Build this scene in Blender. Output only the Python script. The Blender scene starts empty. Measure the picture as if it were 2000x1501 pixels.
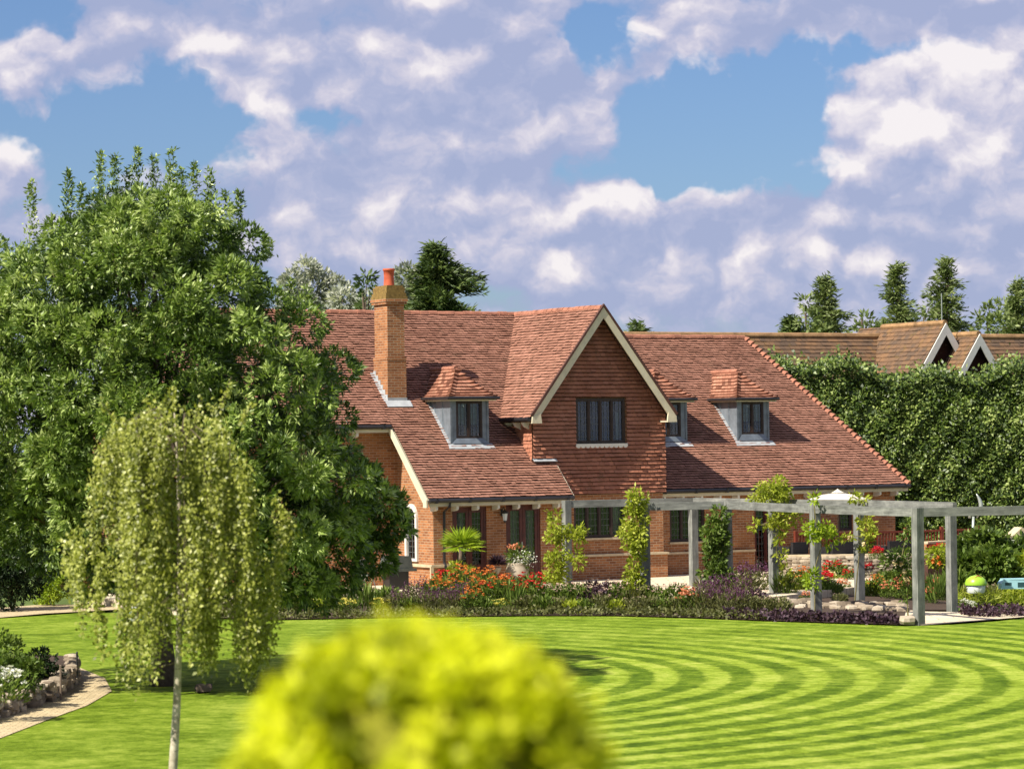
import bpy, math, random
import numpy as np
from mathutils import Vector, Matrix
random.seed(7); RNG = np.random.default_rng(7)
SC = bpy.context.scene; COL = SC.collection
R = math.radians

# ------------------------------------------------------------------ camera
F = 5800.0; YH = 860.0; ROLL = 0.014; HC = 4.1; ALPHA = R(29); D0 = 85.0
PITCH = (YH - 750.5) / F
cam_d = bpy.data.cameras.new('camera'); cam = bpy.data.objects.new('camera', cam_d); COL.objects.link(cam)
cam_d.sensor_width = 36; cam_d.lens = 36 * F / 2000; cam_d.clip_start = 0.3; cam_d.clip_end = 3000
cam.matrix_world = Matrix.Translation((0, 0, HC)) @ Matrix.Rotation(R(90) + PITCH, 4, 'X') @ Matrix.Rotation(-ROLL, 4, 'Z')
cam_d.dof.use_dof = True; cam_d.dof.focus_distance = 78; cam_d.dof.aperture_fstop = cam_d.lens / 35
SC.camera = cam
SC.view_settings.view_transform = 'Standard'; SC.view_settings.look = 'None'
SC.view_settings.exposure = 0.85; SC.view_settings.gamma = 1
SC.render.resolution_x = 1024; SC.render.resolution_y = 768

# ------------------------------------------------------------------ sun and sky
SUN_EL = R(46); SUN_AZ = ALPHA + R(9.0)           # light travels towards this heading
sd = Vector((math.cos(SUN_AZ) * math.cos(SUN_EL), math.sin(SUN_AZ) * math.cos(SUN_EL), -math.sin(SUN_EL)))
sl = bpy.data.lights.new('sun', 'SUN'); sl.energy = 5.0; sl.angle = R(0.5); sl.color = (1.0, 0.93, 0.80)
so = bpy.data.objects.new('sun', sl); COL.objects.link(so); so.rotation_euler = sd.to_track_quat('-Z', 'Y').to_euler()
so.location = (-40, -20, 60)

class NT:
    """tiny node helper"""
    def __init__(s, tree): s.t = tree; s.l = tree.links
    def n(s, typ, **kw):
        nd = s.t.nodes.new(typ)
        for k, v in kw.items():
            if k == 'ins':
                for kk, vv in v.items():
                    if hasattr(vv, 'is_linked') or hasattr(vv, 'links'): s.l.new(vv, nd.inputs[kk])
                    else: nd.inputs[kk].default_value = vv
            else: setattr(nd, k, v)
        return nd
    def m(s, op, a, b=0.0, c=None, clamp=False):
        nd = s.t.nodes.new('ShaderNodeMath'); nd.operation = op; nd.use_clamp = clamp
        for i, v in enumerate([a, b] + ([c] if c is not None else [])):
            if hasattr(v, 'links'): s.l.new(v, nd.inputs[i])
            else: nd.inputs[i].default_value = v
        return nd.outputs[0]
    def vm(s, op, a, b=None):
        nd = s.t.nodes.new('ShaderNodeVectorMath'); nd.operation = op
        for i, v in enumerate([a, b]):
            if v is None: continue
            if hasattr(v, 'links'): s.l.new(v, nd.inputs[i])
            else: nd.inputs[i].default_value = v
        return nd.outputs['Value'] if op in ('LENGTH', 'DISTANCE', 'DOT_PRODUCT') else nd.outputs[0]
    def ramp(s, fac, stops, interp='LINEAR'):
        nd = s.t.nodes.new('ShaderNodeValToRGB'); cr = nd.color_ramp; cr.interpolation = interp
        while len(cr.elements) < len(stops): cr.elements.new(0.5)
        for e, (p, c) in zip(cr.elements, stops): e.position = p; e.color = (*c, 1)
        s.l.new(fac, nd.inputs[0]); return nd.outputs[0]
    def smooth(s, v, a, b):
        nd = s.t.nodes.new('ShaderNodeMapRange'); nd.interpolation_type = 'SMOOTHSTEP'
        s.l.new(v, nd.inputs[0]); nd.inputs[1].default_value = a; nd.inputs[2].default_value = b
        return nd.outputs[0]
    def mix(s, f, a, b, mode='MIX'):
        nd = s.t.nodes.new('ShaderNodeMix'); nd.data_type = 'RGBA'; nd.blend_type = mode
        for i, v in ((0, f), (6, a), (7, b)):
            if hasattr(v, 'links'): s.l.new(v, nd.inputs[i])
            elif i: nd.inputs[i].default_value = (*v, 1)
            else: nd.inputs[i].default_value = v
        return nd.outputs[2]

def pxdir(x, y):
    """world direction of a photograph point (used once to lay clouds out on the sky)"""
    dx, dy = x - 1000, y - 750.5; c, s = math.cos(ROLL), math.sin(ROLL)
    X = dx * c - dy * s; Y = dx * s + dy * c
    v = Vector((X / F, 1, -Y / F)); cp, sp = math.cos(PITCH), math.sin(PITCH)
    return Vector((v.x, v.y * cp - v.z * sp, v.y * sp + v.z * cp))

world = bpy.data.worlds.new('World'); SC.world = world; world.use_nodes = True
W = NT(world.node_tree); world.node_tree.nodes.clear()
SKY_S = 0.081
sky = W.n('ShaderNodeTexSky', sky_type='NISHITA', sun_disc=False, sun_elevation=SUN_EL)
sky.sun_rotation = math.atan2(-sd.x, -sd.y)
sky.air_density = 1.0; sky.dust_density = 0.6; sky.ozone_density = 2.0
tc = W.n('ShaderNodeTexCoord'); Dv = W.vm('NORMALIZE', tc.outputs['Generated'])
HOLES = [(20, 30, 120, 60, .6), (350, 165, 90, 60, .5), (200, 260, 260, 55, .6), (520, 235, 150, 30, .35), (640, 262, 60, 40, .4), (1165, 85, 110, 55, .65), (1390, 260, 210, 110, .75),
         (1520, 190, 150, 70, .6), (1330, 330, 120, 60, .4), (1750, 105, 200, 26, .45), (200, 330, 200, 60, .5), (1540, 330, 90, 60, .4),
         (1020, 540, 60, 50, .16), (1230, 620, 90, 40, .16), (60, 420, 90, 40, .1)]
BRIGHT = [(450, 140, 90, 90, .5), (520, 290, 95, 55, .8), (90, 130, 130, 60, .55), (1370, 110, 180, 70, .6), (1880, 160, 170, 90, 1.25), (1760, 270, 210, 65, .95), (1700, 215, 70, 40, .6), (1070, 400, 90, 40, .6),
          (1250, 395, 90, 35, .75), (1080, 512, 75, 35, .7), (1450, 530, 110, 45, .7), (820, 432, 90, 38, .6), (1050, 290, 120, 50, .35), (20, 325, 75, 45, .8), (1050, 590, 90, 30, .7),
          (740, 265, 110, 50, .25), (860, 60, 120, 60, .25), (1300, 150, 110, 50, .3), (1470, 375, 90, 40, .35), (1740, 500, 110, 35, .3), (620, 430, 90, 45, .25), (680, 180, 160, 90, .1)]
MASS = [(700, 130, 330, 120, .55), (1000, 230, 190, 120, .5), (1650, 40, 400, 45, .5), (1150, 460, 560, 110, .45), (250, 60, 230, 60, .4), (1750, 430, 380, 120, .5), (620, 430, 200, 80, .3), (920, 40, 150, 60, .4), (1500, 570, 400, 50, .3), (760, 330, 200, 70, .4)]
def cloud_noise(P, off):
    sc2 = W.vm('ADD', W.vm('MULTIPLY', P, (26, 26, 38)), off)
    nz = W.n('ShaderNodeTexNoise', ins={'Vector': sc2, 'Scale': 1.3, 'Detail': 9.0, 'Roughness': .57})
    vo = W.n('ShaderNodeTexVoronoi', feature='SMOOTH_F1', ins={'Vector': sc2, 'Scale': 1.7, 'Smoothness': .4})
    pf = W.m('SUBTRACT', .85, vo.outputs['Distance'])
    return W.m('ADD', W.m('MULTIPLY', nz.outputs['Fac'], 1.25), W.m('MULTIPLY', pf, .42)), pf
def blobs(lst, Pw):
    r = None
    for (x, y, rx, ry, a) in lst:
        c = pxdir(x, y).normalized()
        q = W.vm('LENGTH', W.vm('MULTIPLY', W.vm('SUBTRACT', Pw, tuple(c)), (F / rx, 1.0, F / ry)))
        mr = W.n('ShaderNodeMapRange', interpolation_type='SMOOTHERSTEP', ins={0: q}); mr.inputs[1].default_value = 1.9; mr.inputs[2].default_value = 0.0; mr.inputs[3].default_value = 0; mr.inputs[4].default_value = a
        r = mr.outputs[0] if r is None else W.m('ADD', r, mr.outputs[0])
    return r
wrp = W.n('ShaderNodeTexNoise', ins={'Vector': Dv, 'Scale': 42.0, 'Detail': 4.0, 'Roughness': .55})
off = W.vm('MULTIPLY', W.vm('SUBTRACT', wrp.outputs['Color'], (.5, .5, .5)), (.9, .9, .7))
Pw = W.vm('ADD', Dv, W.vm('MULTIPLY', off, (.055, .0, .042)))
n1_, puff0 = cloud_noise(Dv, off)
n2_, _p = cloud_noise(W.vm('ADD', Dv, (-.0035, 0, .0075)), off)
b1 = blobs(BRIGHT, Pw)
d1 = W.m('ADD', W.m('SUBTRACT', n1_, .17), W.m('SUBTRACT', W.m('ADD', W.m('MULTIPLY', blobs(MASS, Pw), .5), W.m('MULTIPLY', b1, .4)), blobs(HOLES, Pw)))
alpha = W.smooth(d1, .29, .66)
lit = W.m('ADD', W.m('MULTIPLY', W.m('SUBTRACT', n1_, n2_), 1.7), W.m('MULTIPLY_ADD', b1, .50, W.m('MULTIPLY_ADD', puff0, .55, .02)), clamp=True)
ccol = W.ramp(lit, [(0, (.39, .44, .65)), (.28, (.47, .50, .69)), (.55, (.64, .62, .75)), (.8, (.83, .78, .84)), (1, (.98, .92, .92))])
# the cloud colours are radiances; the sky itself is the physical sky at SKY_S
skyc = W.mix(1.0, sky.outputs[0], (.45, .545, .74), 'MULTIPLY')
cl = W.vm('MULTIPLY', ccol, (1 / SKY_S * .552,) * 3)
bg = W.n('ShaderNodeBackground', ins={'Color': W.mix(W.m('MULTIPLY', alpha, .93), skyc, cl), 'Strength': SKY_S})
world.cycles.sampling_method = 'MANUAL'; world.cycles.sample_map_resolution = 512
wo = W.n('ShaderNodeOutputWorld'); W.l.new(bg.outputs[0], wo.inputs[0])

# ------------------------------------------------------------------ placing helpers
def onground(x, y, z=0.0):
    d = pxdir(x, y); t = (z - HC) / d.z; return Vector((d.x * t, d.y * t, z))
def atdist(x, y, D):
    d = pxdir(x, y); t = D / d.y; return Vector((d.x * t, D, HC + d.z * t))
ca, sa = math.cos(ALPHA), math.sin(ALPHA)
def hw(u, w, z=0.0): return Vector((u * ca - w * sa, D0 + u * sa + w * ca, z))

# ------------------------------------------------------------------ materials
MATS = {}
def new_mat(name):
    m = bpy.data.materials.new(name); m.use_nodes = True; m.node_tree.nodes.clear(); MATS[name] = m
    N = NT(m.node_tree); out = N.n('ShaderNodeOutputMaterial'); return m, N, out
ALB = .84
def bsdf(N, out, color, rough=.7, bump=None, bstr=.3, bdist=.02, spec=.3, metal=0.0):
    b = N.n('ShaderNodeBsdfPrincipled')
    color = tuple(c * ALB for c in color) if isinstance(color, tuple) else N.mix(1.0, color, (ALB, ALB, ALB), 'MULTIPLY')
    for k, v in (('Base Color', color), ('Roughness', rough), ('Specular IOR Level', spec), ('Metallic', metal)):
        if hasattr(v, 'links'): N.l.new(v, b.inputs[k])
        else: b.inputs[k].default_value = (*v, 1) if isinstance(v, tuple) else v
    if bump is not None:
        bp = N.n('ShaderNodeBump', ins={'Height': bump, 'Strength': bstr, 'Distance': bdist}); N.l.new(bp.outputs[0], b.inputs['Normal'])
    N.l.new(b.outputs[0], out.inputs[0]); return b
def noise(N, vec, scale, detail=4.0, rough=.6):
    return N.n('ShaderNodeTexNoise', ins={'Vector': vec, 'Scale': scale, 'Detail': detail, 'Roughness': rough}).outputs['Fac']
def plain(name, col, rough=.6, var=.25, scale=6.0, spec=.3, metal=0.0):
    m, N, out = new_mat(name); co = N.n('ShaderNodeTexCoord').outputs['Object']
    nz = noise(N, co, scale, 6.0, .65)
    a = tuple(c * (1 - var) for c in col); b = tuple(min(1, c * (1 + var)) for c in col)
    bsdf(N, out, N.ramp(nz, [(.3, a), (.7, b)]), rough, nz, .25, .01, spec, metal); return m
def leafmat(name, stops, trans=.35, rough=.5, spec=.25):
    m, N, out = new_mat(name); at = N.n('ShaderNodeAttribute', attribute_name='rnd')
    pos = N.n('ShaderNodeTexCoord').outputs['Object']
    big = noise(N, pos, 1.1, 3.0)
    v = N.m('ADD', N.m('MULTIPLY', at.outputs['Fac'], .65), N.m('MULTIPLY_ADD', big, .9, -.28), clamp=True)
    c = N.ramp(v, [(p, tuple(q * ALB for q in cc)) for p, cc in stops])
    b = N.n('ShaderNodeBsdfPrincipled', ins={'Base Color': c, 'Roughness': rough, 'Specular IOR Level': spec})
    t = N.n('ShaderNodeBsdfTranslucent', ins={'Color': N.mix(1.0, c, (1.2, 1.25, .7), 'MULTIPLY')})
    mx = N.n('ShaderNodeMixShader', ins={0: trans}); N.l.new(b.outputs[0], mx.inputs[1]); N.l.new(t.outputs[0], mx.inputs[2])
    N.l.new(mx.outputs[0], out.inputs[0]); return m
def g3(a, b, c): return [(0, a), (.5, b), (1, c)]

def tilemat(name, stops, moss=0.0):
    m, N, out = new_mat(name); at = N.n('ShaderNodeAttribute', attribute_name='rnd').outputs['Fac']
    co = N.n('ShaderNodeTexCoord').outputs['Object']
    big = noise(N, co, .55, 5.0); fine = noise(N, co, 9.0, 5.0)
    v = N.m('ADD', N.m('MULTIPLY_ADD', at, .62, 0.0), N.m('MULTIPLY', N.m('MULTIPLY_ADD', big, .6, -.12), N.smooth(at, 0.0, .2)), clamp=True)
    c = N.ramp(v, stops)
    st = N.smooth(noise(N, co, 2.3, 6.0, .7), .54, .7)
    c = N.mix(N.m('MULTIPLY', st, .45 + moss), c, (.13, .085, .055) if not moss else (.20, .13, .035))
    c = N.mix(N.m('MULTIPLY', N.smooth(fine, .6, .75), .35), c, (.42, .29, .2))
    bsdf(N, out, c, .85, fine, .4, .01, .15); return m
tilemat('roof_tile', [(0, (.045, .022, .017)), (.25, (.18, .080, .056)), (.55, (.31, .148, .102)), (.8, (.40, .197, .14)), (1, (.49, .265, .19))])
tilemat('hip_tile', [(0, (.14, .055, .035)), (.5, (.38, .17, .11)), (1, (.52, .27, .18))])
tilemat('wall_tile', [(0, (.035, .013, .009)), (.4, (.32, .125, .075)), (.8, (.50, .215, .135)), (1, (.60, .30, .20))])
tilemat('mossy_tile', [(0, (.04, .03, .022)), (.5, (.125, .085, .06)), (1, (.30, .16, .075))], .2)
plain('ridge_clay', (.36, .155, .10), .85, .4, 4.0); plain('old_ridge_clay', (.32, .19, .09), .9, .5, 3.0)
plain('lichen', (.23, .15, .045), .9, .5, 14.0)
plain('mortar_ridge', (.46, .22, .14), .9, .35, 5.0)

def brickmat(name, c1, c2, mort, bw=.225, rh=.075, ms=.010):
    m, N, out = new_mat(name); uv = N.n('ShaderNodeUVMap').outputs[0]
    co = N.n('ShaderNodeTexCoord').outputs['Object']
    bt = N.n('ShaderNodeTexBrick', ins={'Vector': uv, 'Color1': (*c1, 1), 'Color2': (*c2, 1), 'Mortar': (*mort, 1), 'Scale': 1.0, 'Mortar Size': ms, 'Mortar Smooth': .3, 'Brick Width': bw, 'Row Height': rh, 'Bias': 0.0})
    big = noise(N, co, 1.3, 5.0, .65)
    c = N.mix(N.m('MULTIPLY', N.smooth(big, .42, .7), .5), bt.outputs['Color'], tuple(x * .55 for x in c1))
    h = N.m('ADD', N.m('MULTIPLY', bt.outputs['Fac'], -1.0), N.m('MULTIPLY', noise(N, co, 30.0), .4))
    bsdf(N, out, c, .9, h, .5, .012, .12); return m
brickmat('brick', (.48, .205, .085), (.25, .098, .046), (.46, .34, .23))
brickmat('stone_wall', (.46, .37, .25), (.26, .19, .12), (.11, .085, .06), .38, .11, .014)
def rubblemat():
    m, N, out = new_mat('rubble'); at = N.n('ShaderNodeAttribute', attribute_name='rnd').outputs['Fac']
    co = N.n('ShaderNodeTexCoord').outputs['Object']; nz = noise(N, co, 12.0, 5.0)
    c = N.ramp(N.m('ADD', N.m('MULTIPLY', at, .7), N.m('MULTIPLY_ADD', nz, .6, -.15), clamp=True), [(0, (.12, .09, .065)), (.5, (.36, .29, .21)), (1, (.62, .54, .42))])
    bsdf(N, out, c, .9, nz, .5, .02, .15)
rubblemat()
plain('cream_paint', (.66, .60, .44), .55, .12, 3.0)
plain('white_paint', (.74, .72, .66), .5, .08, 3.0)
plain('stone_trim', (.58, .47, .31), .85, .22, 5.0)
plain('lead_grey', (.20, .235, .275), .45, .28, 4.0, .5, .25)
plain('lead_pale', (.42, .44, .46), .5, .2, 4.0)
plain('gutter_black', (.022, .020, .022), .35, .3, 5.0, .5)
plain('dark_timber', (.038, .022, .018), .45, .4, 9.0, .4)
plain('mahogany', (.085, .018, .014), .35, .4, 7.0, .5)
plain('terracotta', (.52, .11, .05), .7, .25, 6.0)
plain('terracotta_planter', (.10, .045, .035), .8, .3, 5.0)
plain('curtain', (.55, .60, .52), .9, .2, 9.0)
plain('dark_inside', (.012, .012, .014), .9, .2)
plain('lead_came', (.10, .11, .11), .5, .2)
plain('railing_wood', (.15, .032, .018), .55, .3, 5.0)
plain('rattan', (.022, .021, .024), .6, .4, 20.0)
plain('canvas', (.74, .68, .56), .9, .06, 2.0)
plain('glazed_pot', (.40, .34, .26), .7, .2, 4.0)
plain('black_metal', (.018, .018, .02), .4, .2, 5.0, .5)
plain('pale_metal', (.42, .46, .43), .4, .15, 5.0, .5, .4)
plain('soil', (.065, .042, .028), .95, .4, 6.0)
plain('bark_dark', (.13, .095, .07), .9, .5, 9.0)
plain('stem_green', (.16, .14, .06), .8, .3, 8.0)
plain('toy_green', (.35, .60, .04), .35, .1, 3.0, .5)
plain('toy_white', (.72, .76, .74), .4, .1, 3.0)
plain('toy_blue', (.38, .66, .72), .4, .1, 3.0)
plain('dark_glass_blue', (.03, .08, .09), .3, .2)
plain('dead_wood', (.20, .15, .11), .9, .4, 9.0)
plain('grey_fabric', (.09, .10, .09), .9, .25, 5.0)
m, N, out = new_mat('glass')
fr = N.n('ShaderNodeFresnel', ins={'IOR': 1.5}).outputs[0]
gl = N.n('ShaderNodeBsdfGlossy', ins={'Color': (.68, .72, .76, 1), 'Roughness': .04}); tr = N.n('ShaderNodeBsdfTransparent', ins={'Color': (.72, .76, .74, 1)})
mx = N.n('ShaderNodeMixShader', ins={0: N.m('ADD', fr, .04)}); N.l.new(tr.outputs[0], mx.inputs[1]); N.l.new(gl.outputs[0], mx.inputs[2]); N.l.new(mx.outputs[0], out.inputs[0])

def oak(name, sc):
    m, N, out = new_mat(name); co = N.n('ShaderNodeTexCoord').outputs['Object']
    st = noise(N, N.vm('MULTIPLY', co, sc), 1.0, 6.0, .7)
    s2 = noise(N, co, 3.0, 5.0)
    c = N.ramp(N.m('ADD', N.m('MULTIPLY', st, .6), N.m('MULTIPLY', s2, .4)), [(.33, (.085, .088, .08)), (.5, (.20, .205, .19)), (.68, (.36, .365, .33))])
    bsdf(N, out, c, .85, st, .6, .01, .2)
oak('weathered_oak', (14, 14, 1.2)); oak('weathered_beam', (1.5, 1.5, 16))
def birchbark():
    m, N, out = new_mat('birch_bark'); co = N.n('ShaderNodeTexCoord').outputs['Object']
    s1 = noise(N, N.vm('MULTIPLY', co, (5, 5, 26)), 1.0, 4.0, .7)
    s2 = noise(N, co, 9.0, 5.0)
    c = N.ramp(s2, [(.35, (.34, .29, .21)), (.6, (.62, .56, .44))])
    c = N.mix(N.smooth(s1, .60, .66), c, (.08, .06, .045))
    bsdf(N, out, c, .8, s2, .4, .01, .2)
birchbark()

GRASS_C = (-8.0, 54.2)
def lawnmat():
    m, N, out = new_mat('lawn_grass'); co = N.n('ShaderNodeTexCoord').outputs['Object']
    wob = N.m('MULTIPLY_ADD', noise(N, co, .4, 3.0), .24, -.12)
    wob2 = N.m('MULTIPLY_ADD', noise(N, co, 8.0, 6.0, .8), .5, -.25)
    sep = N.n('ShaderNodeSeparateXYZ', ins={0: co})
    dx = N.m('SUBTRACT', sep.outputs[0], GRASS_C[0]); dy = N.m('MULTIPLY', N.m('SUBTRACT', sep.outputs[1], GRASS_C[1]), 1.0)
    rr = N.m('SQRT', N.m('ADD', N.m('MULTIPLY', dx, dx), N.m('MULTIPLY', dy, dy)))
    ph = N.m('MULTIPLY', N.m('SUBTRACT', N.m('ADD', N.m('ADD', rr, wob), wob2), 14.33), 2 * math.pi / .893)
    s = N.smooth(N.m('MULTIPLY', N.m('COSINE', ph), -1.0), -.4, .35)
    fade = N.smooth(noise(N, N.vm('MULTIPLY', co, (.22, .12, .2)), 1.0, 2.0), .34, .5)
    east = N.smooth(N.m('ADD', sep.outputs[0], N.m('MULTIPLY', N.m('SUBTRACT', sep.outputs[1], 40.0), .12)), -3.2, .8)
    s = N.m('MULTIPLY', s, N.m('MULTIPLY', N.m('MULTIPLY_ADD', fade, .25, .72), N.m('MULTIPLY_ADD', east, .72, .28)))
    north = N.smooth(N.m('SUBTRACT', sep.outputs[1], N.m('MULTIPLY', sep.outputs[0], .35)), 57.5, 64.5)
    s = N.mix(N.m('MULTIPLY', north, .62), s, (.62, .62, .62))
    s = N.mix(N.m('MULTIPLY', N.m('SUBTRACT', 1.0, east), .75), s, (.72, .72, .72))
    n1 = noise(N, co, 3.2, 6.0, .7); n2 = noise(N, co, 17.0, 6.0, .8); n3 = noise(N, co, .5, 4.0)
    v = N.m('ADD', N.m('MULTIPLY', n1, .75), N.m('ADD', N.m('MULTIPLY', n2, .6), N.m('MULTIPLY_ADD', n3, .5, -.11)))
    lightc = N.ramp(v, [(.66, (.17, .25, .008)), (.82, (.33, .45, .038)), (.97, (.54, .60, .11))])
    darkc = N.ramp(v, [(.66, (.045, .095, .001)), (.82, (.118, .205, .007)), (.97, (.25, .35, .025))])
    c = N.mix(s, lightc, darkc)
    dry = N.smooth(noise(N, co, .8, 5.0, .7), .66, .76)
    c = N.mix(N.m('MULTIPLY', dry, .4), c, (.42, .38, .13))
    b = bsdf(N, out, c, .9, N.m('ADD', n2, N.m('MULTIPLY', n1, .5)), .9, .05, .1)
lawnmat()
def pavemat(name, c1, c2, mort, bw, rh, ms=.012):
    m, N, out = new_mat(name); co = N.n('ShaderNodeTexCoord').outputs['Object']
    wv = N.vm('ADD', co, N.vm('MULTIPLY', N.n('ShaderNodeTexNoise', ins={'Vector': co, 'Scale': 1.5}).outputs['Color'], (.12, .12, 0)))
    bt = N.n('ShaderNodeTexBrick', ins={'Vector': wv, 'Color1': (*c1, 1), 'Color2': (*c2, 1), 'Mortar': (*mort, 1), 'Scale': 1.0, 'Mortar Size': ms, 'Brick Width': bw, 'Row Height': rh})
    nz = noise(N, co, 7.0, 6.0, .7)
    c = N.mix(N.m('MULTIPLY', N.smooth(nz, .45, .75), .45), bt.outputs['Color'], tuple(x * .6 for x in c2))
    bsdf(N, out, c, .85, N.m('SUBTRACT', nz, bt.outputs['Fac']), .4, .01, .2)
pavemat('terrace_paving', (.78, .67, .49), (.68, .57, .41), (.40, .32, .21), .9, .6)
pavemat('cobble_path', (.66, .54, .33), (.54, .43, .25), (.30, .23, .14), .20, .12, .01)
m, N, out = new_mat('field_grass'); co = N.n('ShaderNodeTexCoord').outputs['Object']; nz = noise(N, co, .3, 6.0)
bsdf(N, out, N.ramp(nz, [(.3, (.05, .09, .012)), (.7, (.12, .18, .03))]), .9)

leafmat('ash_leaf', [(0, (.014, .034, .006)), (.28, (.085, .150, .022)), (.58, (.28, .39, .08)), (1, (.66, .74, .30))], .22, .42, .5)
leafmat('birch_leaf', [(0, (.05, .065, .008)), (.42, (.215, .245, .026)), (.78, (.48, .51, .10)), (1, (.90, .88, .42))], .35, .45, .5)
leafmat('hedge_leaf', [(0, (.012, .030, .005)), (.35, (.052, .095, .014)), (.66, (.18, .26, .045)), (1, (.58, .66, .24))], .28, .45, .45)
leafmat('gold_leaf', [(0, (.05, .07, .004)), (.35, (.42, .47, .004)), (.7, (.82, .84, .010)), (1, (.97, .92, .12))], .5, .5, .3)
leafmat('cedar_leaf', g3((.02, .042, .012), (.07, .115, .026), (.22, .28, .08)), .15)
leafmat('silver_leaf', g3((.12, .15, .10), (.42, .45, .38), (.85, .84, .78)), .3)
leafmat('far_leaf', g3((.05, .075, .022), (.17, .23, .07), (.42, .48, .20)), .3)
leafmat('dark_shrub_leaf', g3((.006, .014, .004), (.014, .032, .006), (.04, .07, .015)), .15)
leafmat('lime_leaf', g3((.12, .20, .01), (.28, .40, .02), (.5, .58, .06)), .35)
leafmat('vine_leaf', g3((.12, .17, .01), (.36, .43, .04), (.68, .68, .14)), .4)
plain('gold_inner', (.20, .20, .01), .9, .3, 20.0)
leafmat('mid_leaf', g3((.04, .07, .010), (.12, .19, .03), (.34, .42, .10)), .3)
leafmat('olive_leaf', g3((.05, .055, .02), (.14, .15, .05), (.32, .32, .14)), .3)
leafmat('purple_leaf', g3((.02, .008, .014), (.055, .028, .042), (.16, .10, .13)), .2)
leafmat('bronze_leaf', g3((.06, .03, .012), (.17, .10, .035), (.34, .22, .09)), .3)
for nm, c in (('red', (.68, .03, .03)), ('orange', (.80, .24, .05)), ('coral', (.80, .30, .16)), ('pale_pink', (.72, .52, .44)), ('purple', (.15, .055, .12)), ('yellow', (.78, .70, .16)), ('white', (.80, .80, .74)), ('cream_rose', (.82, .68, .38)), ('crimson', (.70, .02, .04))):
    leafmat(nm + '_petal', g3(tuple(x * .55 for x in c), c, tuple(min(1, x * 1.25) for x in c)), .25)

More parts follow.
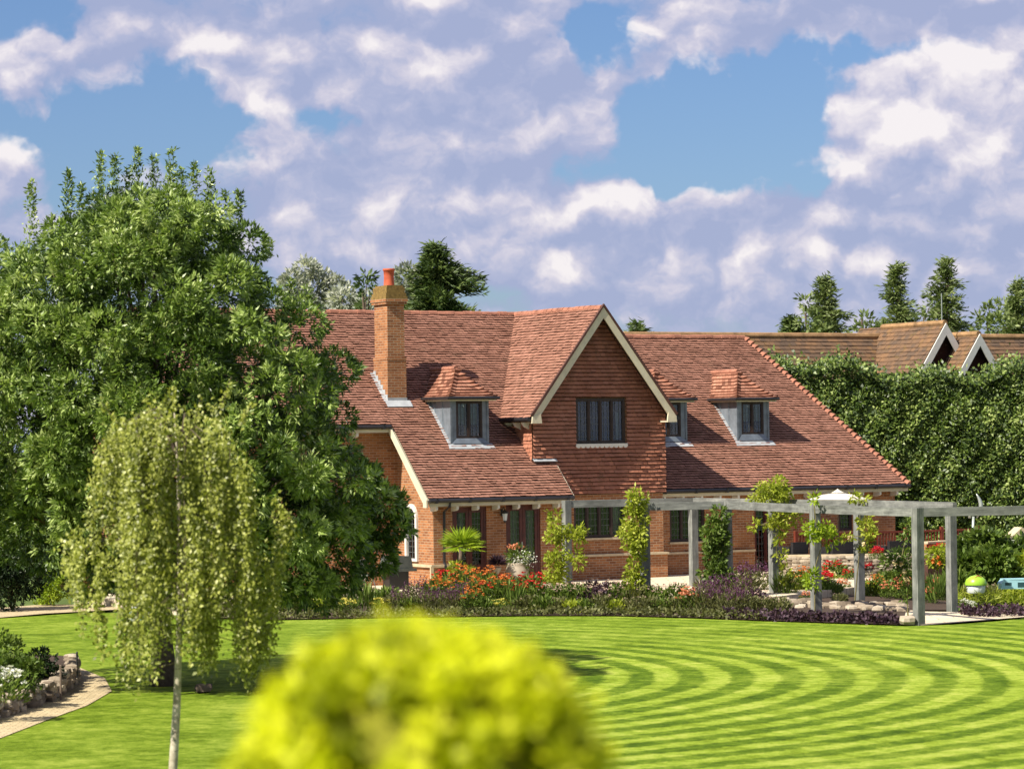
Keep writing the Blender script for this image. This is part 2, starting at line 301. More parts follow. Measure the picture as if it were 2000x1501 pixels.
# ------------------------------------------------------------------ object building
def props(o, label=None, cat=None, group=None, kind=None):
    for k, v in (('label', label), ('category', cat), ('group', group), ('kind', kind)):
        if v: o[k] = v
    return o
def empty(name, label, cat, loc=(0, 0, 0), rz=0.0, group=None):
    o = bpy.data.objects.new(name, None); COL.objects.link(o); o.location = loc; o.rotation_euler = (0, 0, rz); o.empty_display_size = .2
    return props(o, label, cat, group)
class MB:
    def __init__(s): s.v = []; s.f = []; s.mi = []
    def add(s, vs, fs, mi=0):
        b = len(s.v); s.v += [tuple(v) for v in vs]; s.f += [tuple(b + i for i in f) for f in fs]; s.mi += [mi] * len(fs); return s
    def box(s, a, b, mi=0):
        x0, y0, z0 = a; x1, y1, z1 = b
        return s.add([(x0, y0, z0), (x1, y0, z0), (x1, y1, z0), (x0, y1, z0), (x0, y0, z1), (x1, y0, z1), (x1, y1, z1), (x0, y1, z1)],
                     [(0, 3, 2, 1), (4, 5, 6, 7), (0, 1, 5, 4), (1, 2, 6, 5), (2, 3, 7, 6), (3, 0, 4, 7)], mi)
    def beam(s, p, q, w, h, mi=0, up=(0, 0, 1)):
        p, q = Vector(p), Vector(q); d = (q - p).normalized(); sd_ = d.cross(Vector(up))
        if sd_.length < 1e-4: sd_ = Vector((1, 0, 0))
        sd_.normalize(); u = sd_.cross(d); vs = []
        for e in (p, q):
            for a, b in ((-1, -1), (1, -1), (1, 1), (-1, 1)): vs.append(e + sd_ * (a * w / 2) + u * (b * h / 2))
        return s.add(vs, [(0, 1, 2, 3), (7, 6, 5, 4), (0, 4, 5, 1), (1, 5, 6, 2), (2, 6, 7, 3), (3, 7, 4, 0)], mi)
    def tube(s, pts, rad, n=8, mi=0, cap=True):
        pts = [Vector(p) for p in pts]; rs = rad if isinstance(rad, (list, tuple)) else [rad] * len(pts); vs = []
        for i, p in enumerate(pts):
            d = (pts[min(i + 1, len(pts) - 1)] - pts[max(i - 1, 0)]).normalized()
            a = d.cross(Vector((0, 0, 1)) if abs(d.z) < .9 else Vector((1, 0, 0))).normalized(); b = d.cross(a)
            for k in range(n):
                t = 2 * math.pi * k / n; vs.append(p + (a * math.cos(t) + b * math.sin(t)) * rs[i])
        fs = [(i * n + k, i * n + (k + 1) % n, (i + 1) * n + (k + 1) % n, (i + 1) * n + k) for i in range(len(pts) - 1) for k in range(n)]
        if cap: fs += [tuple(range(n - 1, -1, -1)), tuple((len(pts) - 1) * n + k for k in range(n))]
        return s.add(vs, fs, mi)
    def lathe(s, prof, c=(0, 0, 0), n=20, mi=0):
        vs = [(c[0] + r * math.cos(2 * math.pi * k / n), c[1] + r * math.sin(2 * math.pi * k / n), c[2] + z) for r, z in prof for k in range(n)]
        fs = [(i * n + k, i * n + (k + 1) % n, (i + 1) * n + (k + 1) % n, (i + 1) * n + k) for i in range(len(prof) - 1) for k in range(n)]
        return s.add(vs, fs, mi)
    def prism(s, poly, n, mi=0):
        """poly: 3D points, extruded by vector n"""
        k = len(poly); n = Vector(n); vs = [Vector(p) for p in poly] + [Vector(p) + n for p in poly]
        return s.add(vs, [tuple(range(k)), tuple(range(2 * k - 1, k - 1, -1))] + [(i + k, (i + 1) % k + k, (i + 1) % k, i) for i in range(k)], mi)
    def build(s, name, mat, parent=None, smooth=False, origin=None):
        me = bpy.data.meshes.new(name); o3 = Vector(origin) if origin else Vector((0, 0, 0))
        me.from_pydata([tuple(Vector(v) - o3) for v in s.v], [], s.f)
        for mm in (mat if isinstance(mat, (list, tuple)) else [mat]): me.materials.append(MATS[mm])
        me.polygons.foreach_set('material_index', s.mi)
        if smooth: me.polygons.foreach_set('use_smooth', [True] * len(s.f))
        me.validate(); me.update()
        uv = me.uv_layers.new(name='UVMap')
        for p in me.polygons:
            nx, ny, nz = abs(p.normal.x), abs(p.normal.y), abs(p.normal.z)
            for li in p.loop_indices:
                c = me.vertices[me.loops[li].vertex_index].co
                uv.data[li].uv = (c.x, c.y) if nz > max(nx, ny) else ((c.y, c.z) if nx > ny else (c.x, c.z))
        o = bpy.data.objects.new(name, me); COL.objects.link(o)
        if parent: o.parent = parent
        if origin and not parent: o.location = o3
        return o
def quads(name, V, rnd, mats, mi=None, parent=None, origin=None, smooth=False):
    """V: (n,4,3) array of quads, rnd: per-face random"""
    n = len(V)
    V = np.asarray(V, dtype=np.float32)
    if origin is not None: V = V - np.array(tuple(origin), dtype=np.float32)
    me = bpy.data.meshes.new(name); me.vertices.add(4 * n); me.vertices.foreach_set('co', V.reshape(-1))
    me.loops.add(4 * n); me.loops.foreach_set('vertex_index', np.arange(4 * n, dtype=np.int32))
    me.polygons.add(n); me.polygons.foreach_set('loop_start', np.arange(0, 4 * n, 4, dtype=np.int32))
    try: me.polygons.foreach_set('loop_total', np.full(n, 4, dtype=np.int32))
    except Exception: pass
    for mm in (mats if isinstance(mats, (list, tuple)) else [mats]): me.materials.append(MATS[mm])
    if mi is not None: me.polygons.foreach_set('material_index', np.asarray(mi, dtype=np.int32))
    at = me.attributes.new('rnd', 'FLOAT', 'FACE'); at.data.foreach_set('value', np.asarray(rnd, dtype=np.float32))
    me.update(calc_edges=True)
    o = bpy.data.objects.new(name, me); COL.objects.link(o)
    if parent: o.parent = parent
    if name in ('flowers', 'coral_blooms'): o['kind'] = 'stuff'
    if origin is not None and not parent: o.location = tuple(origin)
    return o
def unit(a): return a / (np.linalg.norm(a, axis=-1, keepdims=True) + 1e-9)
def rdir(n): return unit(RNG.normal(size=(n, 3)))
def leaves(P, D, L, Wd, fold=.0):
    """diamond leaves at P pointing along D"""
    n = len(P); D = unit(D); S = unit(np.cross(D, rdir(n))); L = np.broadcast_to(L, (n,)).reshape(-1, 1); Wd = np.broadcast_to(Wd, (n,)).reshape(-1, 1)
    mid = P + D * L * .45; nn = np.cross(D, S)
    return np.stack([P, mid + S * Wd / 2 + nn * Wd * .15, P + D * L, mid - S * Wd / 2 + nn * Wd * .15], axis=1)
def leaves_flat(P, D, Nn, L, Wd):
    """leaves whose faces look roughly along Nn"""
    n = len(P); D = unit(D); S = unit(np.cross(D, Nn + .55 * rdir(n))); L = np.broadcast_to(L, (n,)).reshape(-1, 1); Wd = np.broadcast_to(Wd, (n,)).reshape(-1, 1)
    mid = P + D * L * .45
    return np.stack([P, mid + S * Wd / 2, P + D * L, mid - S * Wd / 2], axis=1)

def mark(pn, o):
    if pn == 'flowers': o['kind'] = 'stuff'
def copy_tree(o, parent=None):
    c = o.copy(); COL.objects.link(c)
    if parent: c.parent = parent
    for ch in list(o.children): copy_tree(ch, c)
    return c

# ------------------------------------------------------------------ the ground
def sheet(name, pts, mat, z, kind='structure', label=None):
    mb = MB(); mb.add([(p[0], p[1], z) for p in pts], [tuple(range(len(pts)))]); o = mb.build(name, mat)
    o['kind'] = kind
    if label: o['label'] = label
    return o
GZ = -.2
sheet('ground', [(-1500, -200), (1500, -200), (1500, 2500), (-1500, 2500)], 'field_grass', GZ - .06)
def gp(x, y, z=GZ): return onground(x, y, z)
edge = [gp(*p) for p in ((-250, 1212), (0, 1207), (160, 1196), (260, 1196), (420, 1208), (520, 1211), (650, 1209), (800, 1206), (1030, 1203), (1200, 1203), (1350, 1207), (1500, 1213), (1650, 1218), (1770, 1222), (1860, 1219), (1940, 1213), (2000, 1207), (2150, 1198))]
lawn = MB()
lp = [Vector((-30, 6, GZ)), Vector((30, 6, GZ)), Vector((30, edge[-1].y, GZ))] + edge[::-1] + [Vector((-30, edge[0].y, GZ))]
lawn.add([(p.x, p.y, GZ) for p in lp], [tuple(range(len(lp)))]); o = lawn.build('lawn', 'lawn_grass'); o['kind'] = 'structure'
# border soil between lawn and terrace
terr_f = [gp(x, y, 0) for x, y in ((380, 1182), (560, 1174), (700, 1166), (860, 1163), (1050, 1160), (1200, 1158), (1330, 1160), (1420, 1160), (1500, 1166))]
bed = MB()
b1_ = [gp(x, y) for x, y in ((380, 1206), (520, 1211), (650, 1209), (800, 1206), (1030, 1203), (1200, 1203), (1350, 1207), (1500, 1213), (1650, 1218), (1762, 1221))]
b2_ = [Vector((p.x, p.y, GZ)) for p in terr_f] + [gp(1770, 1188)]
for a, b, c, d in zip(b1_[:-1], b1_[1:], b2_[1:], b2_[:-1]):
    bed.add([(q.x, q.y, GZ + .03) for q in (a, b, c, d)], [(0, 1, 2, 3)])
o = bed.build('border_soil', 'soil'); o['kind'] = 'structure'
o = sheet('bed_soil', [tuple(gp(*p))[:2] for p in ((1500, 1182), (1600, 1184), (1768, 1192), (1868, 1192), (1868, 1105), (1560, 1118))], 'soil', GZ + .02)
# terrace slab, top at z=0 with a real kerb edge
tp = [Vector((p.x, p.y, 0)) for p in terr_f] + [hw(9.6, -6.2), hw(8.9, -1.0), hw(10.8, 2.0), hw(-12, 3.5), hw(-12, -2.5)]
tb = MB(); tb.prism([(p.x, p.y, -.3) for p in tp], (0, 0, .3)); o = tb.build('terrace', 'terrace_paving'); o['kind'] = 'structure'
# pergola path, and the pale path at the right and the one at far left
def strip(name, near, far, mat, z=GZ + .012):
    mb = MB(); A = [gp(*p) for p in near]; B = [gp(*p) for p in far]
    for i in range(len(A) - 1):
        mb.add([(q.x, q.y, z) for q in (A[i], A[i + 1], B[i + 1], B[i])], [(0, 1, 2, 3)])
    o = mb.build(name, mat); o['kind'] = 'structure'; return o
strip('pergola_path', [(1480, 1199), (1600, 1205), (1766, 1219), (1800, 1221), (1900, 1213), (2020, 1203)], [(1500, 1176), (1600, 1180), (1740, 1188), (1800, 1194), (1900, 1196), (2020, 1196)], 'terrace_paving')
strip('garden_path', [(-60, 1212), (0, 1206), (90, 1198), (165, 1194), (235, 1190)], [(-60, 1190), (0, 1187), (90, 1180), (165, 1181), (235, 1180)], 'cobble_path')
strip('cobbled_path', [(-100, 1478), (0, 1442), (90, 1407), (170, 1378), (218, 1350)], [(-100, 1428), (0, 1400), (90, 1370), (137, 1335), (150, 1302)], 'cobble_path')
strip('path_bend', [(150, 1302), (218, 1350)], [(136, 1296), (205, 1325)], 'cobble_path', GZ + .016)
# raised patio beyond the pergola, behind its stone wall
pat = MB(); pq = [hw(8.5, -1.35), hw(12.2, -3.3), hw(14.2, -3.2), hw(19, -1.0), hw(19, 8), hw(10.45, 8), hw(10.45, 1.4)]
pat.prism([(p.x, p.y, -.25) for p in pq], (0, 0, .5)); o = pat.build('raised_patio', 'terrace_paving'); o['kind'] = 'structure'
# grass bank at the far right
gm = MB(); c0 = gp(2010, 1160)
V_ = []; 
for i in range(13):
    for j in range(9):
        a = i / 12; b = j / 8; q = Vector((c0.x - 2.3 + a * 6.5, c0.y - 4 + b * 12, GZ)); V_.append((q.x, q.y, GZ - .02 + .55 * math.sin(math.pi * min(1, a * .62 + .02)) * math.sin(math.pi * (.03 + b * .94)) ** .6))
gm.add(V_, [(i * 9 + j, (i + 1) * 9 + j, (i + 1) * 9 + j + 1, i * 9 + j + 1) for i in range(12) for j in range(8)])
o = gm.build('grass_bank', 'lime_grass' if 'lime_grass' in MATS else 'lawn_grass', smooth=True); o['kind'] = 'structure'

# ------------------------------------------------------------------ the brick house (local: x along front, y into the house)
H = empty('brick_house', 'brick and tile-hung house with clay tiled roof and three dormers across the terrace', 'house', hw(0, 0, 0), ALPHA)
def clip_range(poly, t):
    xs = []
    for (x0, t0), (x1, t1) in zip(poly, poly[1:] + poly[:1]):
        if (t0 - t) * (t1 - t) <= 0 and t0 != t1: xs.append(x0 + (x1 - x0) * (t - t0) / (t1 - t0))
    return (min(xs), max(xs)) if len(xs) >= 2 else None
def tiles(name, poly, O, e, up, mat, parent, gauge=.106, w=.165, th=.038, scal=0.0, hole=None, back=True, jit=1.0, cham=0.014):
    """overlapping plain tiles over a polygon given in (s,t) on the plane O + e*s + up*t"""
    O, e, up = Vector(O), Vector(e).normalized(), Vector(up).normalized(); nrm = e.cross(up).normalized()
    O_, e_, u_, n_ = (np.array(tuple(q)) for q in (O, e, up, nrm))
    t1 = max(p[1] for p in poly); t0 = min(p[1] for p in poly); Q = []; rn = []; k = 0; t = t0
    def P(s, tt, h): return O_ + e_ * s + u_ * tt + n_ * h
    while t < t1 - .01:
        te = min(t + gauge, t1)
        ra = clip_range(poly, t + 1e-4); rb = clip_range(poly, te - 1e-4)
        if ra and rb:
            off = (k % 2) * .5 * w; lo = min(ra[0], rb[0]); hi = max(ra[1], rb[1]); s = math.floor((lo - off) / w) * w + off
            wave = .010 * math.sin(k * 1.7) 
            while s < hi:
                a0, a1 = max(s, ra[0]), min(s + w - .006, ra[1]); b0, b1 = max(s, rb[0]), min(s + w - .006, rb[1])
                if hole and hole[2] < t + gauge * .5 < hole[3]:
                    if a0 >= hole[0] - .005 and a1 <= hole[1] + .005: s += w; continue
                    if a0 < hole[0] < a1: a1 = b1 = hole[0]
                    elif a0 < hole[1] < a1: a0 = b0 = hole[1]
                if a1 > a0 + .01 or b1 > b0 + .01:
                    a1 = max(a1, a0); b1 = max(b1, b0)
                    cx, ct = (a0 + a1) / 2, t
                    if True:
                        h = th * random.uniform(.75, 1.3) * jit; dt = random.uniform(-.006, .006) + .006 * math.sin(s * 1.3 + k) + wave * .4; h2 = h * random.uniform(.75, 1.2)
                        rv = .5 + .42 * random.random()
                        lo0 = P(a0, t - .012 + dt + cham, h); lo1 = P(a1, t - .012 + dt + cham, h2)
                        Q.append((lo0, lo1, P(b1, te + .01, .004), P(b0, te + .01, .004))); rn.append(rv)
                        if 0:
                            mid = (a0 + a1) / 2
                            Q.append((P(mid, t - .012 + dt - scal, h), P(mid + (a1 - a0) * .32, t - .012 + dt - scal * .7, h), lo1, lo0)); rn.append(rv)
                            Q.append((P(mid, t - .012 + dt - scal, h), lo0, P(mid - (a1 - a0) * .40, t - .012 + dt - scal * .45, h), P(mid - (a1 - a0) * .32, t - .012 + dt - scal * .7, h))); rn.append(rv)
                        Q.append((P(a0, t + .012 - cham * .6, -.006), P(a1, t + .012 - cham * .6, -.006), lo1, lo0)); rn.append(0.0)  # riser takes the darkest tile colour: shade under each course painted in
                s += w
        t += gauge; k += 1
    if back:
        for (s0, q0), (s1, q1), (s2, q2) in [(poly[0], poly[i], poly[i + 1]) for i in range(1, len(poly) - 1)]:
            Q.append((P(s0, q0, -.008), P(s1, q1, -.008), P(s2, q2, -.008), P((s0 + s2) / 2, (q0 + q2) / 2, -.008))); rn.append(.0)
    return quads(name, np.array(Q), rn, mat, parent=parent)

T1 = .934; A1 = math.atan(T1); c1_, s1_ = math.cos(A1), math.sin(A1)
def z1(y): return 2.5 + T1 * (y + .4)
up1 = (0, c1_, s1_)
L = lambda dy: dy / c1_
main_poly_lo = [(-2.95, 0), (1.73, 0), (1.73, L(1.0)), (-2.95, L(1.0))]
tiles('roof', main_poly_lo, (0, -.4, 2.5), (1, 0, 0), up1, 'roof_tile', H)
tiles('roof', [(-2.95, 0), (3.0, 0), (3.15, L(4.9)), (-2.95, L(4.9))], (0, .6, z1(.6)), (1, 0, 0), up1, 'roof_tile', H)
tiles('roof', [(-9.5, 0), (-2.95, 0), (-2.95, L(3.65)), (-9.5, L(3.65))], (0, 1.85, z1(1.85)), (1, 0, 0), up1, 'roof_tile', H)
# back slopes (plain, tiled surface material)
mb = MB(); mb.add([(-9.5, 5.5, 8.0), (3.15, 5.5, 8.0), (3.15, 10.5, 3.4), (-9.5, 10.5, 3.4)], [(0, 1, 2, 3)])
mb.add([(3.75, 6.2, 7.33), (12.05, 6.2, 7.33), (14.85, 11.2, 2.57), (3.75, 11.2, 2.57)], [(0, 1, 2, 3)])
mb.add([(3.19, .25, 7.93), (3.19, 10.4, 7.93), (7.2, 10.4, 2.7), (5.62, 10.4, 4.75)], [(0, 1, 2, 3)]).build('back_roof', 'roof_tile', H)
# right wing roof
T2 = .954; A2 = math.atan(T2); c2_, s2_ = math.cos(A2), math.sin(A2)
def z2(y): return 2.57 + T2 * (y - 1.2)
TT = 5.0 / c2_
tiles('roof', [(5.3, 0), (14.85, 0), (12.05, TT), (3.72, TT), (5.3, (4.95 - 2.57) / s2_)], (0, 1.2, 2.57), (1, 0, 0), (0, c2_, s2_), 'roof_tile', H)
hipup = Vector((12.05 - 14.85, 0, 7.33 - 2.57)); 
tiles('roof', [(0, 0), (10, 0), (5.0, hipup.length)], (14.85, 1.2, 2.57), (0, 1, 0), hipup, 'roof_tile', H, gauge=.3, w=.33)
# bonnet hips
mb = MB()
def cone_row(mb, p, q, n, r0, r1, lift=.03):
    p, q = Vector(p), Vector(q); d = (q - p)
    for i in range(n):
        a = p + d * (i / n); b = p + d * ((i + 1.12) / n); mb.tube([a + Vector((0, 0, lift)), b + Vector((0, 0, lift * .2))], [r0, r1], 8)
cone_row(mb, (14.85, 1.2, 2.55), (12.05, 6.2, 7.33), 38, .12, .05, .02)
mb.build('hip_tiles', 'ridge_clay', H)
# ridges
def ridge(name, p, q, mat='ridge_clay', r=.11, step=.30):
    mb = MB(); p, q = Vector(p), Vector(q); n = max(2, int((q - p).length / step)); d = (q - p) / n
    for i in range(n):
        dz = Vector((0, 0, random.uniform(-.012, .012) - .02)); mb.tube([p + d * i + dz, p + d * (i + .93) + dz * .6], [r, r * .94], 10)
        mb.tube([p + d * (i + .9) + Vector((0, 0, -.03)), p + d * (i + 1.02) + Vector((0, 0, -.03))], r * .98, 8, 1)
    return mb.build(name, [mat, 'mortar_ridge'], H)
ridge('ridge', (-9.5, 5.5, 8.0), (3.2, 5.5, 7.97)); ridge('ridge', (3.19, .22, 7.95), (3.19, 5.6, 7.97)); ridge('ridge', (3.9, 6.2, 7.33), (12.05, 6.2, 7.33))
# gable wing roof slopes
GT = 1.31; gl_ = math.hypot(1, GT); gup = Vector((1, 0, GT)) / gl_
SL = 2.48 * gl_
tiles('roof', [(-5.4, 0), (-.2, 0), (-.2, SL), (-5.4, SL)], (.71, 0, 8.0 - GT * 2.48), (0, -1, 0), gup, 'roof_tile', H)
gup2 = Vector((-1, 0, GT)) / gl_
tiles('roof', [(.2, 0), (6.5, 0), (6.5, SL), (.2, SL)], (5.67, 0, 8.0 - GT * 2.48), (0, 1, 0), gup2, 'roof_tile', H)
# tile hung gable
def inwin(s, t): return 2.42 < s < 4.18 and 3.9 < t < 5.36
gp_ = [(.98, 2.5), (5.5, 2.5), (5.5, 4.85), (3.19, 7.85), (.98, 4.95)]
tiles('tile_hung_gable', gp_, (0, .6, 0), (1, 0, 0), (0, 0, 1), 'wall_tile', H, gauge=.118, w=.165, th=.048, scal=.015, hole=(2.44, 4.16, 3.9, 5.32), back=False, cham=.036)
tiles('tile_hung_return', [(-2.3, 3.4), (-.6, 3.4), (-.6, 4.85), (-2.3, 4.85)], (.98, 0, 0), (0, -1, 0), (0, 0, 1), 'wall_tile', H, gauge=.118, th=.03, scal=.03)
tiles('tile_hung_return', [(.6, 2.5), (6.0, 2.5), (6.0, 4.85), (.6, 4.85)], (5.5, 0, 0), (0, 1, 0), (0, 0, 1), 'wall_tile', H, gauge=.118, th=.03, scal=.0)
# brick walls with openings
def wallrect(mb, x0, x1, z0_, z1_, y, th, holes, mi=0):
    xs = sorted({x0, x1, *[h[0] for h in holes], *[h[1] for h in holes]}); zs = sorted({z0_, z1_, *[h[2] for h in holes], *[h[3] for h in holes]})
    for a, b in zip(xs[:-1], xs[1:]):
        for c, d in zip(zs[:-1], zs[1:]):
            if not any(h[0] <= (a + b) / 2 <= h[1] and h[2] <= (c + d) / 2 <= h[3] for h in holes):
                mb.add([(a, y, c), (b, y, c), (b, y, d), (a, y, d)], [(0, 1, 2, 3)], mi)
    for (a, b, c, d) in holes:
        mb.add([(a, y, c), (b, y, c), (b, y, d), (a, y, d), (a, y + th, c), (b, y + th, c), (b, y + th, d), (a, y + th, d)], [(0, 4, 5, 1), (1, 5, 6, 2), (2, 6, 7, 3), (3, 7, 4, 0)], mi)
D1 = (-1.99, -.89, 0, 2.24); D2 = (-.26, .87, 0, 2.26)
wb = MB()
wallrect(wb, -2.6, 1.6, 0, 2.5, 0, .14, [D1, D2])
wb.add([(1.6, 0, 0), (1.6, .6, 0), (1.6, .6, 3.3), (1.6, 0, 2.75)], [(0, 1, 2, 3)])
WG = (2.36, 4.12, 1.22, 2.3)
wallrect(wb, 1.0, 5.42, 0, 2.52, .64, .14, [WG])
wallrect(wb, 1.4, 5.0, 2.52, 5.4, .66, .14, [(2.46, 4.14, 3.98, 5.30)])
wallrect(wb, 1.0, 1.4, 2.52, 4.9, .66, .14, []); wallrect(wb, 5.0, 5.42, 2.52, 4.9, .66, .14, [])
wb.add([(1.4, .66, 5.4), (5.0, .66, 5.4), (3.2, .66, 7.7)], [(0, 1, 2)])
wb.add([(5.42, .64, 0), (5.42, 6, 0), (5.42, 6, 4.8), (5.42, .64, 4.8)], [(0, 1, 2, 3)])
WR = (6.25, 7.5, .98, 2.15); DR = (9.3, 10.15, .0, 2.1); WS = (12.45, 12.95, 1.16, 1.8)
wallrect(wb, 5.42, 14.6, 0, 2.7, 1.6, .14, [WR, DR, WS])
wb.add([(14.6, 1.6, 0), (14.6, 10.8, 0), (14.6, 10.8, 2.6), (14.6, 1.6, 2.6)], [(0, 1, 2, 3)])
WU = (-4.85, -4.2, 3.1, 4.0)
wallrect(wb, -9.3, -2.6, 0, 4.75, 2.2, .14, [WU])
wb.add([(-9.3, 2.2, 0), (-9.3, 9, 0), (-9.3, 9, 4.8), (-9.3, 5.5, 7.8), (-9.3, 2.2, 4.8)], [(0, 1, 2, 3, 4)])
wb.add([(-9.3, 10, 0), (14.6, 10, 0), (14.6, 10, 3), (-9.3, 10, 3)], [(0, 1, 2, 3)])
# west end of the low wing: arched window opening
yc, rr_ = 1.31, .33; arch = [(yc - rr_, .76)] + [(yc + rr_ * math.cos(math.pi - math.pi * i / 10), 1.92 + rr_ * 1.1 * math.sin(math.pi * i / 10)) for i in range(11)] + [(yc + rr_, .76)]
def Wz(y): return z1(y) - .12
left = [(2.2, 0), (2.2, Wz(2.2)), (yc, Wz(yc)), arch[6], *arch[7:], ][:0]
k = 6
polyA = [(0, 0), (0, Wz(0)), (yc, Wz(yc)), (yc, arch[k][1])] + arch[k - 1::-1] + [(yc - rr_, 0)]
polyB = [(yc - rr_, 0), (yc - rr_, .76), (yc + rr_, .76), (yc + rr_, 0)]
polyC = [(yc + rr_, 0)] + arch[:k:-1] + [(yc, arch[k][1]), (yc, Wz(yc)), (2.2, Wz(2.2)), (2.2, 0)]
for pl in (polyA, polyB, polyC): wb.add([(-2.6, y, z) for y, z in pl], [tuple(range(len(pl)))])
wb.build('brick_wall', 'brick', H)
# floor and inner dark so that no light leaks through
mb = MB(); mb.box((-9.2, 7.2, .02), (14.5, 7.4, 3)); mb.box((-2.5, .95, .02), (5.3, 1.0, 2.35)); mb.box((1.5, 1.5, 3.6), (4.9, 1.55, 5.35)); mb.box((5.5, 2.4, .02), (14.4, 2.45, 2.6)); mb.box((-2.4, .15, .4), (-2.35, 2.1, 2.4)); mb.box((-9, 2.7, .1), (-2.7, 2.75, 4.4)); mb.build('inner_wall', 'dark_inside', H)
# plinths
for a_, b_ in (((-2.68, -.07, 0), (-2.02, -.002, .62)), ((-2.67, -.0, 0), (-2.602, 2.2, .56)), ((1.62, .55, 0), (5.5, .638, .68)), ((5.422, .64, 0), (5.5, 1.6, .68)), ((5.51, 1.52, 0), (9.25, 1.598, .62)), ((10.2, 1.52, .3), (14.66, 1.598, .62)), ((.92, -.06, 0), (1.62, -.002, .62))): MB().box(a_, b_).build('plinth', 'brick', H)
for a_, b_ in (((-2.74, .0, .56), (-2.61, 2.2, .64)), ((-2.74, -.14, .56), (-2.05, -.003, .64)), ((1.64, .5, .68), (5.53, .637, .74)), ((5.53, 1.48, .62), (9.25, 1.597, .68)), ((10.2, 1.48, .62), (14.7, 1.597, .68)), ((-2.80, -.2, 0), (-2.70, -.145, .6))): MB().box(a_, b_).build('plinth_cap', 'stone_trim', H)
# verge / barge boards
def board(name, p, q, w, th, mat='cream_paint', nrm=(0, -1, 0)):
    p, q, n = Vector(p), Vector(q), Vector(nrm); d = (q - p).normalized(); s_ = n.cross(d); s_ = s_ if s_.z < 0 else -s_
    mb = MB(); mb.prism([p, q, q + s_ * w, p + s_ * w], n * th); return mb.build(name, mat, H)
for sx in (-1, 1):
    ft = Vector((3.19 + sx * 2.44, .21, 8.0 - GT * 2.44 - .03)); ap = Vector((3.19, .21, 7.96))
    d = (ap - ft).normalized(); s_ = Vector((-sx * GT, 0, -1)).normalized() if False else Vector((-sx * GT / gl_, 0, -1 / gl_))
    mb = MB(); y0 = .21
    a, b = ft, ap; w_ = .19
    inn_a = ft + s_ * w_; inn_b = Vector((3.19, y0, 7.96 - w_ * gl_))
    mb.prism([a, b, inn_b, inn_a], (0, -.045, 0))
    fx = ft.x
    mb.prism([(fx - .0, y0 - .004, ft.z + .0), (fx - sx * .27, y0 - .004, ft.z + .10), (fx - sx * .31, y0 - .004, ft.z - .19), (fx + sx * .02, y0 - .004, ft.z - .19)], (0, -.055, 0))
    mb.build('bargeboard', 'cream_paint', H)
    mb = MB(); mb.prism([a + Vector((0, 0, .01)), b + Vector((0, 0, .02)), b + Vector((0, 0, .10)), a + Vector((sx * .05, 0, .07))], (0, -.075, 0)); mb.build('verge_tiles', 'lichen' if 0 else 'terracotta_planter', H)
    # soffit
    mb = MB(); mb.prism([a + Vector((0, 0, -.05)), b + Vector((0, 0, -.05)), b + Vector((0, .42, -.05)), a + Vector((0, .42, -.05))], (0, 0, -.02)); mb.build('soffit', 'dark_timber', H)
    mb = MB(); mb.box((fx - sx * .17 - .14, .215, ft.z - .19), (fx - sx * .17 + .14, .6, ft.z - .15)); mb.build('box_end', 'cream_paint', H)
mb = MB(); x_ = -2.98
mb.prism([(x_, -.43, 2.47), (x_, 1.85, z1(1.85) - .03), (x_, 1.85, z1(1.85) - .26), (x_, -.22, 2.47 - .10), (x_, -.22, 2.25), (x_, -.43, 2.25)], (-.05, 0, 0)); mb.build('bargeboard', 'cream_paint', H)
mb = MB(); mb.prism([(x_, -.42, 2.44), (x_, 1.85, z1(1.85) - .10), (x_ + .4, 1.85, z1(1.85) - .10), (x_ + .4, -.42, 2.44)], (0, 0, -.02)); mb.build('soffit', 'cream_paint', H)
mb = MB(); mb.prism([(1.75, -.42, 2.47), (1.75, .6, z1(.6) - .02), (1.75, .6, z1(.6) - .14), (1.75, -.42, 2.36)], (.03, 0, 0)); mb.build('verge_board', 'cream_paint', H)
# gutters, fascias and brackets
def gutter(x0, x1, y, z, brk=True, sp=.66):
    mb = MB(); mb.tube([(x0, y - .07, z - .03), (x1, y - .07, z - .03)], .062, 10)
    n = int((x1 - x0) / 1.1)
    for i in range(n + 1): xx = x0 + (x1 - x0) * (i + .2) / (n + .4); mb.box((xx - .03, y - .142, z - .10), (xx + .03, y, z + .035))
    mb.build('gutter', 'gutter_black', H)
    mb = MB(); mb.box((x0 + .03, y + .0, z - .19), (x1 - .03, y + .03, z - .06)); mb.build('fascia', 'cream_paint', H)
    mb = MB(); mb.box((x0 + .05, y + .031, z - .12), (x1 - .05, y + .40, z - .09)); mb.build('soffit', 'cream_paint', H)
    if brk:
        k = int((x1 - x0) / sp)
        for i in range(k + 1):
            xx = x0 + .25 + i * sp
            if xx < x1: MB().prism([(xx, y + .035, z - .12), (xx, y + .38, z - .12), (xx, y + .38, z - .34), (xx, y + .12, z - .32), (xx, y + .035, z - .28)], (.07, 0, 0)).build('eaves_bracket', 'white_paint', H)
gutter(-2.95, 1.72, -.4, 2.47); gutter(5.58, 14.85, 1.2, 2.54); gutter(-9.5, -3.0, 1.85, 4.57, True, 1.3)
MB().tube([(.66, .2, 4.70), (.66, 2.1, 4.70)], .06, 10).build('gutter', 'gutter_black', H); MB().tube([(5.72, .2, 4.70), (5.72, 3.2, 4.70)], .06, 10).build('gutter', 'gutter_black', H)
for i in range(3):
    yy = .75 + i * .5; MB().prism([(.72, yy, 4.62), (.97, yy, 4.62), (.97, yy, 4.42), (.80, yy, 4.5)], (0, .07, 0)).build('eaves_bracket', 'white_paint', H)
def pipe(pts): MB().tube(pts, .042, 8).build('downpipe', 'gutter_black', H)
